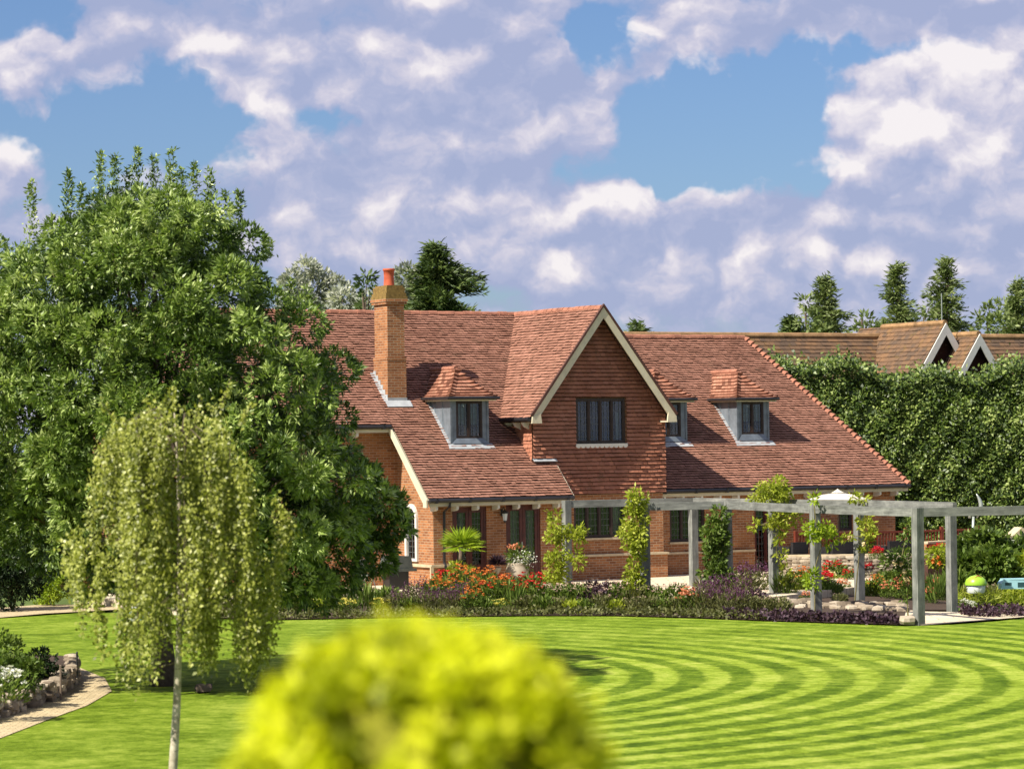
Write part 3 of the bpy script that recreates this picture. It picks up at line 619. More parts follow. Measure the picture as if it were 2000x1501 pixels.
pipe([(-2.3, -.47, 2.4), (-2.3, -.45, 2.28), (-2.3, -.10, 2.12), (-2.3, -.07, .7), (-2.3, -.13, .6), (-2.3, -.13, .02)])
pipe([(5.62, 1.1, 2.42), (5.58, 1.5, 2.2), (5.58, 1.46, .75), (5.58, 1.42, .02)])
# flashings
mb = MB(); mb.prism([(.98, .50, z1(.6) + .045), (1.76, .50, z1(.6) + .045), (1.76, .60, z1(.6) + .12), (.98, .60, z1(.6) + .12)], (0, 0, .02)); mb.build('flashing', 'lead_pale', H)
# ---- chimney
cx0, cx1, cy0, cy1 = -2.70, -2.09, 2.55, 3.45
mb = MB(); mb.box((cx0, cy0, 4.4), (cx1, cy1, 6.5)); mb.box((cx0 + .03, cy0 + .03, 6.5), (cx1 - .03, cy1 - .03, 8.1)); mb.box((cx0 - .01, cy0 - .01, 6.48), (cx1 + .01, cy1 + .01, 6.56)); ch = mb.build('chimney', 'brick', H)
mb = MB(); mb.box((cx0 - .03, cy0 - .03, 8.1), (cx1 + .03, cy1 + .03, 8.17)); mb.box((cx0 - .055, cy0 - .055, 8.17), (cx1 + .055, cy1 + .055, 8.25)); mb.build('corbel', 'brick', ch)
mb = MB(); mb.box((cx0 - .045, cy0 - .045, 8.25), (cx1 + .045, cy1 + .045, 8.33)); mb.box((cx0 - .02, cy0 - .02, 8.33), (cx1 + .02, cy1 + .02, 8.42)); mb.box((cx0 + .01, cy0 + .01, 8.42), (cx1 - .01, cy1 - .01, 8.60))
mb.prism([(cx0 + .05, cy0 + .05, 8.60), (cx1 - .05, cy0 + .05, 8.60), (cx1 - .05, cy1 - .05, 8.60), (cx0 + .05, cy1 - .05, 8.60)], (0, 0, .05)); mb.build('cap', 'lichen', ch)
mb = MB(); mb.lathe([(.17, 0), (.155, .05), (.145, .3), (.155, .46), (.175, .47), (.175, .53), (.14, .53), (.13, .1)], ((cx0 + cx1) / 2 - .02, 2.95, 8.62), 18); mb.build('chimney_pot', 'terracotta', ch, True)
mb = MB(); zb = z1(cy0)
mb.box((cx0 - .012, cy0 - .014, zb - .10), (cx1 + .012, cy0 - .001, zb + .13)); mb.prism([(cx0 - .1, cy0 - .012, zb + .04), (cx1 + .1, cy0 - .012, zb + .04), (cx1 + .1, cy0 - .2, zb - .14), (cx0 - .1, cy0 - .2, zb - .14)], (0, -.01, .015))
for i in range(6):
    ya = cy0 + i * .15; mb.box((cx0 - .012, ya, z1(ya) - .05), (cx0 - .001, ya + .15, z1(ya + .15) + .09)); mb.prism([(cx0 - .12, ya, z1(ya) + .03), (cx0, ya, z1(ya) + .03), (cx0, ya + .15, z1(ya + .15) + .03), (cx0 - .12, ya + .15, z1(ya + .15) + .03)], (0, 0, .01))
mb.build('flashing', 'lead_pale', ch)

# ---- windows
def window(name, x0, x1, z0_, z1_, y, nlights, parent=H, mat='dark_timber', curtain=None, lead=True, frame=.055, mull=.05, rows=5, cols=2, sill=None, setx=.03):
    """casement window: outer frame and mullions, a glass pane with lead cames, curtains behind"""
    mb = MB(); yf = y + setx
    mb.box((x0, yf, z0_), (x0 + frame, yf + .07, z1_)); mb.box((x1 - frame, yf, z0_), (x1, yf + .07, z1_)); mb.box((x0 + frame, yf, z1_ - frame), (x1 - frame, yf + .07, z1_)); mb.box((x0 + frame, yf, z0_), (x1 - frame, yf + .07, z0_ + frame))
    iw = (x1 - x0 - 2 * frame); lw = iw / nlights
    for i in range(1, nlights): xx = x0 + frame + i * lw; mb.box((xx - mull / 2, yf - .004, z0_ + frame), (xx + mull / 2, yf + .06, z1_ - frame))
    for i in range(nlights):
        a = x0 + frame + i * lw + (mull / 2 if i else 0); b = x0 + frame + (i + 1) * lw - (mull / 2 if i < nlights - 1 else 0)
        for (c, d, e, f_) in ((a, a + .03, z0_ + frame, z1_ - frame), (b - .03, b, z0_ + frame, z1_ - frame), (a + .03, b - .03, z0_ + frame, z0_ + frame + .03), (a + .03, b - .03, z1_ - frame - .03, z1_ - frame)): mb.box((c, yf + .012, e), (d, yf + .05, f_))
    fr = mb.build(name, mat, parent)
    third = parent is H
    tgt = fr if third else parent
    mb = MB(); mb.box((x0 + frame, yf + .04, z0_ + frame), (x1 - frame, yf + .046, z1_ - frame)); mb.build('pane', 'glass', tgt)
    if lead:
        mb = MB(); n = nlights * cols
        for i in range(nlights):
            a = x0 + frame + i * lw; 
            for c in range(1, cols + 1): xx = a + lw * c / (cols + 1); mb.box((xx - .006, yf + .030, z0_ + frame), (xx + .006, yf + .038, z1_ - frame))
        for j in range(1, rows): zz = z0_ + (z1_ - z0_) * j / rows; mb.box((x0 + frame, yf + .031, zz - .006), (x1 - frame, yf + .0375, zz + .006))
        mb.build('lead_cames', 'lead_came', tgt)
    for (a, b, c, d) in (curtain or []):
        mb = MB(); n = max(4, int((b - a) / .05)); vs = []
        for i in range(n + 1):
            xx = a + (b - a) * i / n; yy = yf + .10 + .02 * (i % 2)
            vs += [(xx, yy, c), (xx, yy, d)]
        mb.add(vs, [(2 * i, 2 * i + 2, 2 * i + 3, 2 * i + 1) for i in range(n)]); mb.build('curtain', 'curtain', tgt)
    if sill:
        mb = MB(); mb.box((x0 - .05, y - .07, z0_ - .06), (x1 + .05, y + .04, z0_ - .002)); mb.build('sill', sill, fr)
    return fr
w1 = window('window', 2.46, 4.14, 3.98, 5.30, .60, 4, cols=2, rows=7, curtain=[(3.88, 3.98, 4.1, 4.9)], frame=.06)
mb = MB(); mb.box((2.42, .545, 3.91), (4.18, .64, 3.975))
for i in range(11):
    a = 2.42 + i * .16; mb.prism([(a, .548, 3.91), (a + .16, .548, 3.91), (a + .135, .548, 3.865), (a + .08, .548, 3.85), (a + .025, .548, 3.865)], (0, .03, 0))
mb.build('sill', 'white_paint', w1)
window('window', WG[0], WG[1], WG[2], WG[3], .64, 4, cols=2, rows=6, sill='stone_trim', curtain=[(3.7, 3.95, 1.3, 2.2)])
window('window', WR[0], WR[1], WR[2], WR[3], 1.6, 3, cols=2, rows=6, sill='stone_trim')
window('window', WS[0], WS[1], WS[2], WS[3], 1.6, 1, cols=2, rows=5, sill=None)
window('window', WU[0], WU[1], WU[2], WU[3], 2.2, 1, cols=2, rows=5, curtain=[(-4.5, -4.25, 3.15, 3.95)])
window('timber_door', DR[0], DR[1], DR[2], DR[3], 1.6, 2, mat='mahogany', lead=True, rows=10)
# french doors
def french(x0, x1, z0_, z1_, y, curt):
    mb = MB(); f = .07; yf = y + .03
    mb.box((x0, yf, z0_), (x0 + f, yf + .08, z1_)); mb.box((x1 - f, yf, z0_), (x1, yf + .08, z1_)); mb.box((x0 + f, yf, z1_ - f), (x1 - f, yf + .08, z1_))
    fr = mb.build('french_door', 'mahogany', H); mid = (x0 + x1) / 2
    for a, b in ((x0 + f, mid - .004), (mid + .004, x1 - f)):
        mb = MB(); s = .095; y1 = yf + .015; y2 = yf + .06
        mb.box((a, y1, z0_ + .02), (a + s, y2, z1_ - f)); mb.box((b - s, y1, z0_ + .02), (b, y2, z1_ - f)); mb.box((a + s, y1, z1_ - f - s), (b - s, y2, z1_ - f)); mb.box((a + s, y1, z0_ + .02), (b - s, y2, z0_ + .24)); mb.box((a + s, y1 + .02, z0_ + .24), (b - s, y2 - .01, z0_ + .5)); mb.box((a + s, y1, z0_ + .5), (b - s, y2, z0_ + .6))
        mb.build('door_leaf', 'mahogany', fr)
        mb = MB(); mb.box((a + s, y1 + .022, z0_ + .6), (b - s, y1 + .028, z1_ - f - s)); mb.build('pane', 'glass', fr)
        mb = MB()
        for c in (1, 2): xx = a + s + (b - a - 2 * s) * c / 3; mb.box((xx - .006, y1 + .012, z0_ + .6), (xx + .006, y1 + .020, z1_ - f - s))
        for j in range(1, 9): zz = z0_ + .6 + (z1_ - z0_ - .6 - f - s) * j / 9; mb.box((a + s, y1 + .013, zz - .006), (b - s, y1 + .0195, zz + .006))
        mb.build('lead_cames', 'lead_came', fr)
    MB().box((mid - .05, yf - .02, z0_ + 1.0), (mid - .02, yf + .014, z0_ + 1.2)).build('handle', 'pale_metal', fr)
    for (a, b) in curt:
        mb = MB(); n = 8; vs = []
        for i in range(n + 1):
            xx = a + (b - a) * i / n; vs += [(xx, yf + .12 + .03 * (i % 2), z0_ + .45), (xx + .03 * math.sin(i), yf + .12 + .03 * (i % 2), z1_ - .1)]
        mb.add(vs, [(2 * i, 2 * i + 2, 2 * i + 3, 2 * i + 1) for i in range(n)]); mb.build('curtain', 'curtain', fr)
french(*D1, 0, [(-1.86, -1.6)]); french(*D2, 0, [(-.15, .12), (.38, .68)])
# arched window in the west end
mb = MB(); ring = []
def archpts(r, zb, x): return [(x, yc - r, zb)] + [(x, yc + r * math.cos(math.pi - math.pi * i / 12), 1.92 + r * 1.1 * math.sin(math.pi * i / 12)) for i in range(13)] + [(x, yc + r, zb)]
o_ = archpts(.38, .70, -2.66); i_ = archpts(.27, .78, -2.66); n = len(o_)
o2 = [(-2.55, p[1], p[2]) for p in o_]; i2 = [(-2.55, p[1], p[2]) for p in i_]
vs = o_ + i_ + o2 + i2
fs = [(k, (k + 1) % n, n + (k + 1) % n, n + k) for k in range(n)] + [(n + k, n + (k + 1) % n, 3 * n + (k + 1) % n, 3 * n + k) for k in range(n)] + [(2 * n + k, 2 * n + (k + 1) % n, (k + 1) % n, k) for k in range(n)]
mb.add(vs, fs); aw = mb.build('arched_window', 'white_paint', H)
MB().prism([(-2.585, p[1], p[2]) for p in i_], (.01, 0, 0)).build('pane', 'glass', aw)
mb = MB(); mb.box((-2.60, yc - .015, .78), (-2.575, yc + .015, 2.2))
for j in range(8): mb.box((-2.60, yc - .26, .95 + j * .16), (-2.59, yc + .26, .965 + j * .16))
mb.build('glazing_bars', 'lead_came', aw)
# wall lantern
mb = MB(); lx = -.40
mb.box((lx - .03, -.03, 1.95), (lx + .03, -.002, 2.15)); mb.tube([(lx, -.02, 2.12), (lx, -.14, 2.22), (lx, -.2, 2.14)], .012, 6); wl = mb.build('wall_lantern', 'black_metal', H)
MB().lathe([(.02, 2.14), (.11, 2.06), (.12, 2.03), (.02, 2.03)], (lx, -.2, 0), 8).build('lantern_hood', 'black_metal', wl)
MB().lathe([(.085, 2.03), (.055, 1.83), (.0, 1.83)], (lx, -.2, 0), 6).build('lantern_glass', 'toy_white', wl)
MB().lathe([(.06, 1.83), (.03, 1.79), (.0, 1.75)], (lx, -.2, 0), 6).build('lantern_base', 'black_metal', wl)

# ---- dormers
def dormer(x0, x1, yf, zb, zt, T, zf, win, label=None):
    """x0..x1 front wall, yf its face; roof plane z=zf(y)"""
    mb = MB(); ybk = yf + (zt - zb) / T + .05
    for xx in (x0, x1):
        mb.add([(xx, yf, zb - .05), (xx, yf, zt), (xx, ybk, zt)], [(0, 1, 2)])
    # front wall with opening
    wx0, wx1, wz0, wz1 = win
    wallrect(mb, x0, x1, zb - .05, zt, yf, .06, [win])
    # lead rolls on the cheek
    for i in (1, 2): yy = yf + i * (ybk - yf) / 3; mb.tube([(x0 - .005, yy, zf(yy) + .02), (x0 - .005, yy, zt)], .015, 6)
    mb.box((x0 - .015, yf - .02, zb - .05), (x0 + .05, yf - .001, zt)); mb.box((x1 - .05, yf - .02, zb - .05), (x1 + .015, yf - .001, zt))
    d = mb.build('dormer', 'lead_grey', H)
    if label: d['label'] = label
    MB().prism([(wx0 + .02, yf - .002, wz0), (wx1 - .02, yf - .002, wz0), (x1 - .02, yf - .06, zb + .02), (x0 + .02, yf - .06, zb + .02)], (0, .01, .02)).build('sill', 'lead_grey', d)
    MB().prism([(x0 - .1, yf - .03, zb + .0), (x1 + .1, yf - .03, zb + .0), (x1 + .14, yf - .19, zf(yf - .19) + .04), (x0 - .14, yf - .19, zf(yf - .19) + .04)], (0, 0, .012)).build('apron_flashing', 'lead_pale', d)
    # cheek flashing
    MB().prism([(x0 - .002, yf, zf(yf) + .035), (x0 - .10, yf, zf(yf) + .035), (x0 - .10, ybk, zf(ybk) + .035), (x0 - .002, ybk, zf(ybk) + .035)], (0, 0, .008)).build('side_flashing', 'lead_pale', d)
    window('window_frame', wx0, wx1, wz0, wz1, yf, 2, parent=d, cols=2, rows=6, curtain=[(wx0 + .12, wx0 + .38, wz0 + .42, wz1 - .07), (wx0 + .5, wx0 + .76, wz0 + .42, wz1 - .07)], frame=.05, setx=.005)
    MB().box((x0 + .03, yf + .3, zb + .2), (x1 - .03, yf + .32, zt - .03)).build('inner_wall', 'dark_inside', d)
    # hipped roof, flared at the eaves, in courses
    ex0, ex1, ey = x0 - .17, x1 + .17, yf - .22; xm = (ex0 + ex1) / 2; ze = zt + .06; hw_ = (ex1 - ex0) / 2; rise = .86; run = 1.05
    nC = 9; prof = [((i / nC), (i / nC) ** 1.28) for i in range(nC + 1)]; Q = []; rn = []
    def ring_(i, lift=0.0, push=0.0):
        a, h = prof[i]; z = ze + rise * h + lift; w_ = hw_ * (1 - a) + push; yf_ = ey + run * a - push
        yb = (z - zf(0)) / T if False else (z - 2.5) / T1 - .4 if zf is z1 else (z - 2.57) / T2 + 1.2
        return (xm - w_, yf_, z), (xm + w_, yf_, z), yb + .05
    for i in range(nC):
        A, B, yb0 = ring_(i, .035, .02); A2_, B2_, yb1 = ring_(i + 1, .0, 0.0); A0, B0, yb00 = ring_(i, -.01, -.005)
        nt = max(1, int((B[0] - A[0]) / .165))
        # front courses, with curled-up ends near the hips
        for k in range(nt):
            t0_, t1_ = k / nt, (k + .96) / nt
            def lerp(p, q, t, lift=True):
                e = max(abs(t - .5) * 2 - .62, 0) / .38; return (p[0] + (q[0] - p[0]) * t, p[1] - .05 * e, p[2] + (.055 * e * e if lift else 0))
            Q.append((lerp(A, B, t0_), lerp(A, B, t1_), lerp(A2_, B2_, t1_, 0), lerp(A2_, B2_, t0_, 0))); rn.append(random.random())
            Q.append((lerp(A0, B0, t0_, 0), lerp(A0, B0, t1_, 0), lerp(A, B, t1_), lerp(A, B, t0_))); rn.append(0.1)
        for side, (E0, E1, E00) in enumerate(((A, A2_, A0), (B, B2_, B0))):
            n_ = max(2, int((yb0 - E0[1]) / .165))
            for k in range(n_):
                t0_, t1_ = k / n_, (k + .96) / n_
                pa = (E0[0], E0[1] + (yb0 - E0[1]) * t0_, E0[2]); pb = (E0[0], E0[1] + (yb0 - E0[1]) * t1_, E0[2])
                pc = (E1[0], E1[1] + (yb1 - E1[1]) * t1_, E1[2]); pd = (E1[0], E1[1] + (yb1 - E1[1]) * t0_, E1[2])
                qa = (E00[0], pa[1], E00[2]); qb = (E00[0], pb[1], E00[2])
                if k == 0:
                    pa = (pa[0], pa[1] - .05, pa[2] + .055)
                Q.append((pa, pb, pc, pd)); rn.append(random.random()); Q.append((qa, qb, pb, pa)); rn.append(.1)
    quads('dormer_roof', np.array(Q), rn, 'hip_tile', parent=d)
    yb = (ze + rise - 2.5) / T1 - .4 if zf is z1 else (ze + rise - 2.57) / T2 + 1.2
    mb = MB(); cone_row(mb, (xm, ey + run - .05, ze + rise), (xm, yb, ze + rise), max(3, int((yb - ey - run) / .3)), .08, .075, 0); mb.build('dormer_ridge', 'ridge_clay', d)
    ybe = (ze - 2.5) / T1 - .4 if zf is z1 else (ze - 2.57) / T2 + 1.2
    mb = MB(); mb.tube([(ex0 - .04, ybe, ze - .02), (ex0 - .04, ey - .05, ze - .02), (ex1 + .04, ey - .05, ze - .02), (ex1 + .04, ybe, ze - .02)], .045, 8)
    mb.box((ex0 + .0, ey + .0, ze - .06), (ex1 - .0, yf + .02, ze - .03)); mb.box((ex0 + .0, yf + .021, ze - .06), (x0 - .001, ybe, ze - .03)); mb.build('dormer_gutter', 'gutter_black', d)
    mb = MB(); mb.box((ex0 + .01, ey + .0, ze - .10), (ex1 - .01, ey + .02, ze - .061)); mb.box((ex0 + .01, ey + .021, ze - .10), (ex0 + .03, ybe, ze - .061)); mb.build('dormer_fascia', 'cream_paint', d)
dormer(-1.36, -.13, 1.22, z1(1.22), 5.30, T1, z1, (-1.18, -.32, 4.17, 5.26), 'dormer with drawn curtains, nearest the chimney')
dormer(6.36, 7.58, 2.68, z2(2.68), 5.24, T2, z2, (6.54, 7.38, 4.14, 5.2), 'dormer half hidden behind the gable')
dormer(9.43, 10.60, 2.68, z2(2.68), 5.24, T2, z2, (9.60, 10.42, 4.18, 5.2), 'dormer nearest the hipped end of the roof')

# ------------------------------------------------------------------ neighbouring house beyond the hedge
nb = atdist(1720, 657, 116); NH = empty('neighbour_house', 'old mossy roofed house with two white edged gables rising behind the hedge', 'house', (nb.x, nb.y, GZ), ALPHA)
zr = nb.z - GZ
def ntiles(poly, O, e, up, g=.2): return tiles('roof', poly, O, e, up, 'mossy_tile', NH, gauge=g, w=.24, th=.03)
sl1 = Vector((0, 1, 1.2)).normalized()
ntiles([(-12, 0), (9, 0), (9, 5.5), (-12, 5.5)], (0, 0, zr) - Vector((0, 1, 1.2)).normalized() * 5.5 if False else Vector((0, 0, zr)) - sl1 * 5.5, (1, 0, 0), sl1)
mb = MB(); mb.add([(-12, 0, zr), (9, 0, zr), (9, 5, zr - 5), (-12, 5, zr - 5)], [(0, 1, 2, 3)]); mb.box((-11, -3.6, 0), (8.5, 4.5, zr - 4.2)); mb.build('wall', 'brick', NH)
def ngable(x, yfront, zt, half, label_=None):
    u1 = Vector((1, 0, 1.45)).normalized(); ln = half * math.hypot(1, 1.45)
    for sx in (-1, 1):
        u_ = Vector((-sx, 0, 1.45)).normalized(); O_ = Vector((x + sx * half, 0, zt - half * 1.45))
        e_ = Vector((0, -1, 0)) if sx < 0 else Vector((0, 1, 0))
        s0, s1_ = (-1.5, -yfront) if sx < 0 else (yfront, 1.5)
        ntiles([(s0, 0), (s1_, 0), (s1_, ln), (s0, ln)], O_, e_, u_)
        a = Vector((x + sx * half, yfront - .02, zt - half * 1.45)); b = Vector((x, yfront - .02, zt)); s_ = Vector((-sx * 1.45, 0, -1)).normalized() * .26
        MB().prism([a, b, Vector((x, yfront - .02, zt - .45)), a + s_], (0, -.05, 0)).build('bargeboard', 'white_paint', NH)
    MB().prism([(x - half + .1, yfront + .3, zt - half * 1.45), (x + half - .1, yfront + .3, zt - half * 1.45), (x, yfront + .3, zt - .15)], (0, .1, 0)).build('tile_hung_gable', 'wall_tile', NH)
    MB().tube([(x, yfront, zt), (x, 0, zt)], .12, 8).build('ridge', 'old_ridge_clay', NH)
ngable(.1, -4.0, zr + .36, 1.3)
ngable(1.0, -4.9, zr - .08, 1.35)
MB().tube([(-12, 0, zr), (9, 0, zr)], .13, 8).build('ridge', 'old_ridge_clay', NH)
MB().tube([(.1, -3.8, zr + .3), (.1, -3.8, zr + 1.5)], .02, 5).build('finial_pole', 'pale_metal', NH)

# ------------------------------------------------------------------ crowns
def lobe_cloud(lobes, dens, nleaf, L_, W_, droop=.25, inner=.35, up=0.0, spread=.8, lv=.3):
    """lobes: (x,y,z,r) -> rosettes of pinnate leaves over each lobe"""
    Ps, Ds, rs = [], [], []
    for (x, y, z, r, *ex_) in lobes:
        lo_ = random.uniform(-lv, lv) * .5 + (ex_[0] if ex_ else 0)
        n = max(8, int(dens * 4 * math.pi * r * r)); d = rdir(n); d[:, 2] = d[:, 2] * .9 + .12; d = unit(d)
        rad = r * (1 - inner * RNG.random(n) ** 1.6) * (1 + .13 * np.sin(d[:, 0] * 5 + x) * np.cos(d[:, 2] * 6 + z))
        c = np.array([x, y, z]) + d * rad[:, None]
        base = RNG.random(n) * .5
        for k in range(nleaf):
            dd = unit(d + spread * rdir(n) + np.array([0, 0, up - droop * (k % 3 == 0)]))
            Ps.append(c + dd * L_ * RNG.uniform(0, .8, (n, 1))); Ds.append(dd); rs.append(np.clip(base + RNG.random(n) * .5 + lo_, 0, 1))
    P, D, r_ = np.concatenate(Ps), np.concatenate(Ds), np.concatenate(rs)
    return leaves(P, D, L_ * RNG.uniform(.6, 1.25, len(P)), W_ * RNG.uniform(.7, 1.2, len(P))), r_
def limb_set(mb, base, top, r0, targets, seed=1):
    rnd = random.Random(seed); base, top = Vector(base), Vector(top)
    pts = [base + (top - base) * (i / 8) + Vector((rnd.uniform(-.06, .06), rnd.uniform(-.06, .06), 0)) * (1 if i else 0) for i in range(9)]
    mb.tube(pts, [r0 * (1.35 if i == 0 else 1.0) * (1 - .8 * i / 8) for i in range(9)], 12)
    for t in targets:
        t = Vector(t); k = rnd.randint(2, 6); p = pts[k]; m_ = (p + t) / 2 + Vector((rnd.uniform(-.2, .2), rnd.uniform(-.2, .2), -.15))
        mb.tube([p, m_, t], [r0 * .4 * (1 - .08 * k), r0 * .22, r0 * .07], 7)

# ---- the big ash
TD = 53.4; tb_ = gp(320, 1338)
ash = empty('ash_tree', 'large broad-crowned green ash tree standing on the mown lawn at left', 'tree', tb_)
AL = [(270, 465, 95), (185, 500, 85), (370, 480, 85), (85, 575, 90), (270, 580, 140), (430, 590, 95), (330, 415, 55), (215, 425, 55), (110, 500, 45), (420, 480, 50), (40, 690, 120), (170, 720, 140), (345, 710, 130), (470, 700, 85), (590, 635, 50), (655, 725, 45), (585, 760, 75), (530, 600, 40),
      (50, 860, 130), (200, 880, 135), (590, 880, 75), (655, 960, 90), (740, 1005, 62), (560, 1010, 105), (470, 880, 90), (420, 1010, 110), (90, 1010, 115), (240, 1030, 125), (655, 1080, 80), (560, 1110, 75), (480, 1090, 85), (735, 1085, 45), (-10, 980, 100), (330, 1090, 95), (180, 1110, 60), (-60, 760, 110), (390, 830, 100), (620, 1150, 45), (480, 480, 45), (660, 820, 35), (-40, 620, 70), (745, 1020, 50)]
rr = random.Random(3); lobes = []
for (x, y, r) in AL:  # inner lobes darker, outer tufts lighter: crown shading put into leaf colour
    cx_, cy_ = 300, 800; q = min(1, math.hypot((x - cx_) / 470, (y - cy_) / 500)); dep = math.sqrt(max(0, 1 - q * q)) * 3.3
    for sgn in (-1, 1):
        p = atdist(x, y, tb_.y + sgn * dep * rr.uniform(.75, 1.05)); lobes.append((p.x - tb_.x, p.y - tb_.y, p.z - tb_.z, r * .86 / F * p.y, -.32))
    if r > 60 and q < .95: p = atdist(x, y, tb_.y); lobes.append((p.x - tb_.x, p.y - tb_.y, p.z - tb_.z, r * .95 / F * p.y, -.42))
    if r > 60:
        for k in range(7):      # small satellite tufts
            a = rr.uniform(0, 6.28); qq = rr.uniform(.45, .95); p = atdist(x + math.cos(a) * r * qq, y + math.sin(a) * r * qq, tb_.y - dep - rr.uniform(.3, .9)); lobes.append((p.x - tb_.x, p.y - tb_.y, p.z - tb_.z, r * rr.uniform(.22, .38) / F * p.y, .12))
Q1, r1 = lobe_cloud(lobes, 32, 13, .118, .038, inner=.3)
# upright shoots at the top
S = [(62, 352, 130), (133, 332, 90), (197, 300, 90), (225, 302, 80), (268, 288, 90), (300, 303, 70), (335, 290, 90), (380, 318, 70), (410, 330, 80), (466, 372, 110), (525, 470, 35), (100, 420, 60), (158, 360, 70), (440, 375, 50), (250, 330, 60), (355, 330, 70), (570, 545, 40), (600, 560, 30)]
Ps, Ds, rs = [], [], []
for (x, y, h) in S:
    n = int(h * 2.6); t = RNG.random(n); yy = y + h * t; dep = RNG.uniform(-.5, .5)
    P = np.array([[*(atdist(x + RNG.normal() * (2.5 + 6 * tt), q, tb_.y + dep) - tb_)] for q, tt in zip(yy, t)]); D = unit(RNG.normal(size=(n, 3)) * np.array([1, 1, .6]) + np.array([0, 0, .7]))
    Ps.append(P); Ds.append(D); rs.append(RNG.random(n))
P, D = np.concatenate(Ps), np.concatenate(Ds); Q2 = leaves(P, D, RNG.uniform(.07, .12, len(P)), .034)
quads('crown', np.concatenate([Q1, Q2]), np.concatenate([r1, np.concatenate(rs)]), 'ash_leaf', parent=ash)
mb = MB(); limb_set(mb, (0, 0, 0), (0, 0, 6.5), .20, [(l[0] * .8, l[1] * .8, l[2]) for l in lobes[::7]], 4); mb.build('trunk', 'bark_dark', ash, True)

# ---- young weeping birch in the foreground
bd = 33.0; bb = onground(337, 1632, GZ); bb = Vector((atdist(334, 1600, bd).x, bd, GZ))
birch = empty('weeping_birch', 'young weeping birch with thin pale trunk in front of the ash tree', 'tree', bb)
trunk = [(334, 1640), (338, 1500), (345, 1380), (350, 1250), (352, 1100), (350, 980), (346, 880), (340, 800)]
tpts = [atdist(x, y, bd) - bb for x, y in trunk]; tpts[0].z = 0
mb = MB(); mb.tube(tpts, [.062, .05, .044, .036, .030, .022, .014, .006], 12)
def botf(x):
    xs = [125, 170, 200, 260, 305, 325, 345, 400, 415, 432, 450, 480, 515, 535, 560]; ys = [1080, 1270, 1340, 1370, 1355, 1220, 1300, 1330, 1240, 1130, 1310, 1365, 1310, 1120, 1040]
    return float(np.interp(x, xs, ys))
def topf(x):
    xs = [120, 150, 165, 190, 225, 250, 290, 330, 360, 395, 430, 460, 480, 505, 535, 565]; ys = [1060, 960, 850, 800, 835, 815, 800, 765, 800, 800, 770, 790, 850, 900, 960, 1040]
    return float(np.interp(x, xs, ys))
Ps, Ds, rs = [], [], []; br = random.Random(11); tw = MB()
bund = [(345 + ((br.random() + br.random() - 1.0) * .5 + (br.random() - .5) * 1.3) * 218, br.random() ** 1.7, br.uniform(-1, 1)) for _ in range(80)]
for i in range(880):
    bx_, bt_, bd_ = bund[i % 80]; x = bx_ + br.gauss(0, 6.5) + 5 * math.sin(i * 2.4); x = min(562, max(122, x)); tq = topf(x); bq = botf(x)
    y0 = tq + (bq - tq) * min(.8, max(0, bt_ * .75 + br.uniform(-.05, .09))); y1 = min(bq + (30 * math.sin(bx_ * .21) - 25) + br.uniform(-55, 8), y0 + br.uniform(110, 330))
    if y1 - y0 < 25: y1 = y0 + 25
    wd = math.sqrt(max(.05, 1 - ((x - 345) / 225) ** 2)) * 1.15; dep = bd_ * wd + br.gauss(0, .05); p0 = atdist(x, y0, bd + dep) - bb; p1 = atdist(x + br.uniform(-8, 14), y1, bd + dep) - bb
    hk = max(1.7, p0.z * .85); inn = Vector((tpts[5].x * .5 + p0.x * .5, p0.y * .4, p0.z + .12))
    if i % 14 == 0: tw.tube([Vector((tpts[4].x, 0, min(p0.z + .05, 4.2))), inn, p0, p0 + (p1 - p0) * .9], [.008, .006, .004, .002], 4, cap=False)
    n = int((p1 - p0).length / .026) + 3; t = RNG.random(n)
    P = np.array(p0)[None] + (np.array(p1) - np.array(p0))[None] * t[:, None] + RNG.normal(size=(n, 3)) * .034 + np.array([.10 * np.sign(x - 345), 0, 0])[None] * np.sin(t * 3.1)[:, None]
    D = unit(RNG.normal(size=(n, 3)) * .7 + np.array([0, 0, -.7])); Ps.append(P); Ds.append(D); rs.append(RNG.random() * .3 + RNG.random(n) * .8)
for (x0, y0, x1, y1) in ((340, 800, 338, 752), (430, 800, 452, 735), (235, 830, 195, 782), (380, 830, 392, 775), (300, 820, 285, 775), (470, 830, 492, 790)):
    n = 40; t = RNG.random(n); p0 = atdist(x0, y0, bd) - bb; p1 = atdist(x1, y1, bd) - bb
    P = np.array(p0)[None] + (np.array(p1) - np.array(p0))[None] * t[:, None] + RNG.normal(size=(n, 3)) * .02; Ps.append(P); Ds.append(unit(RNG.normal(size=(n, 3)))); rs.append(.4 + .6 * RNG.random(n)); tw.tube([p0, p1], .003, 4)
P, D = np.concatenate(Ps), np.concatenate(Ds)
quads('crown', leaves_flat(P, D, np.array([-.5, -.8, .4])[None] * np.ones((len(P), 1)), RNG.uniform(.038, .066, len(P)), RNG.uniform(.026, .042, len(P))), np.concatenate(rs), 'birch_leaf', parent=birch)
for a, b, c in (((352, 1195), (325, 1186), (270, 1215)), ((349, 1290), (320, 1300), (300, 1318)), ((349, 1292), (330, 1298), (312, 1300))):
    tw.tube([atdist(*a, bd) - bb, atdist(*b, bd) - bb, atdist(*c, bd) - bb], [.010, .007, .003], 6)
tw.build('twigs', 'bark_dark', birch); mb.build('trunk', 'birch_bark', birch, True)

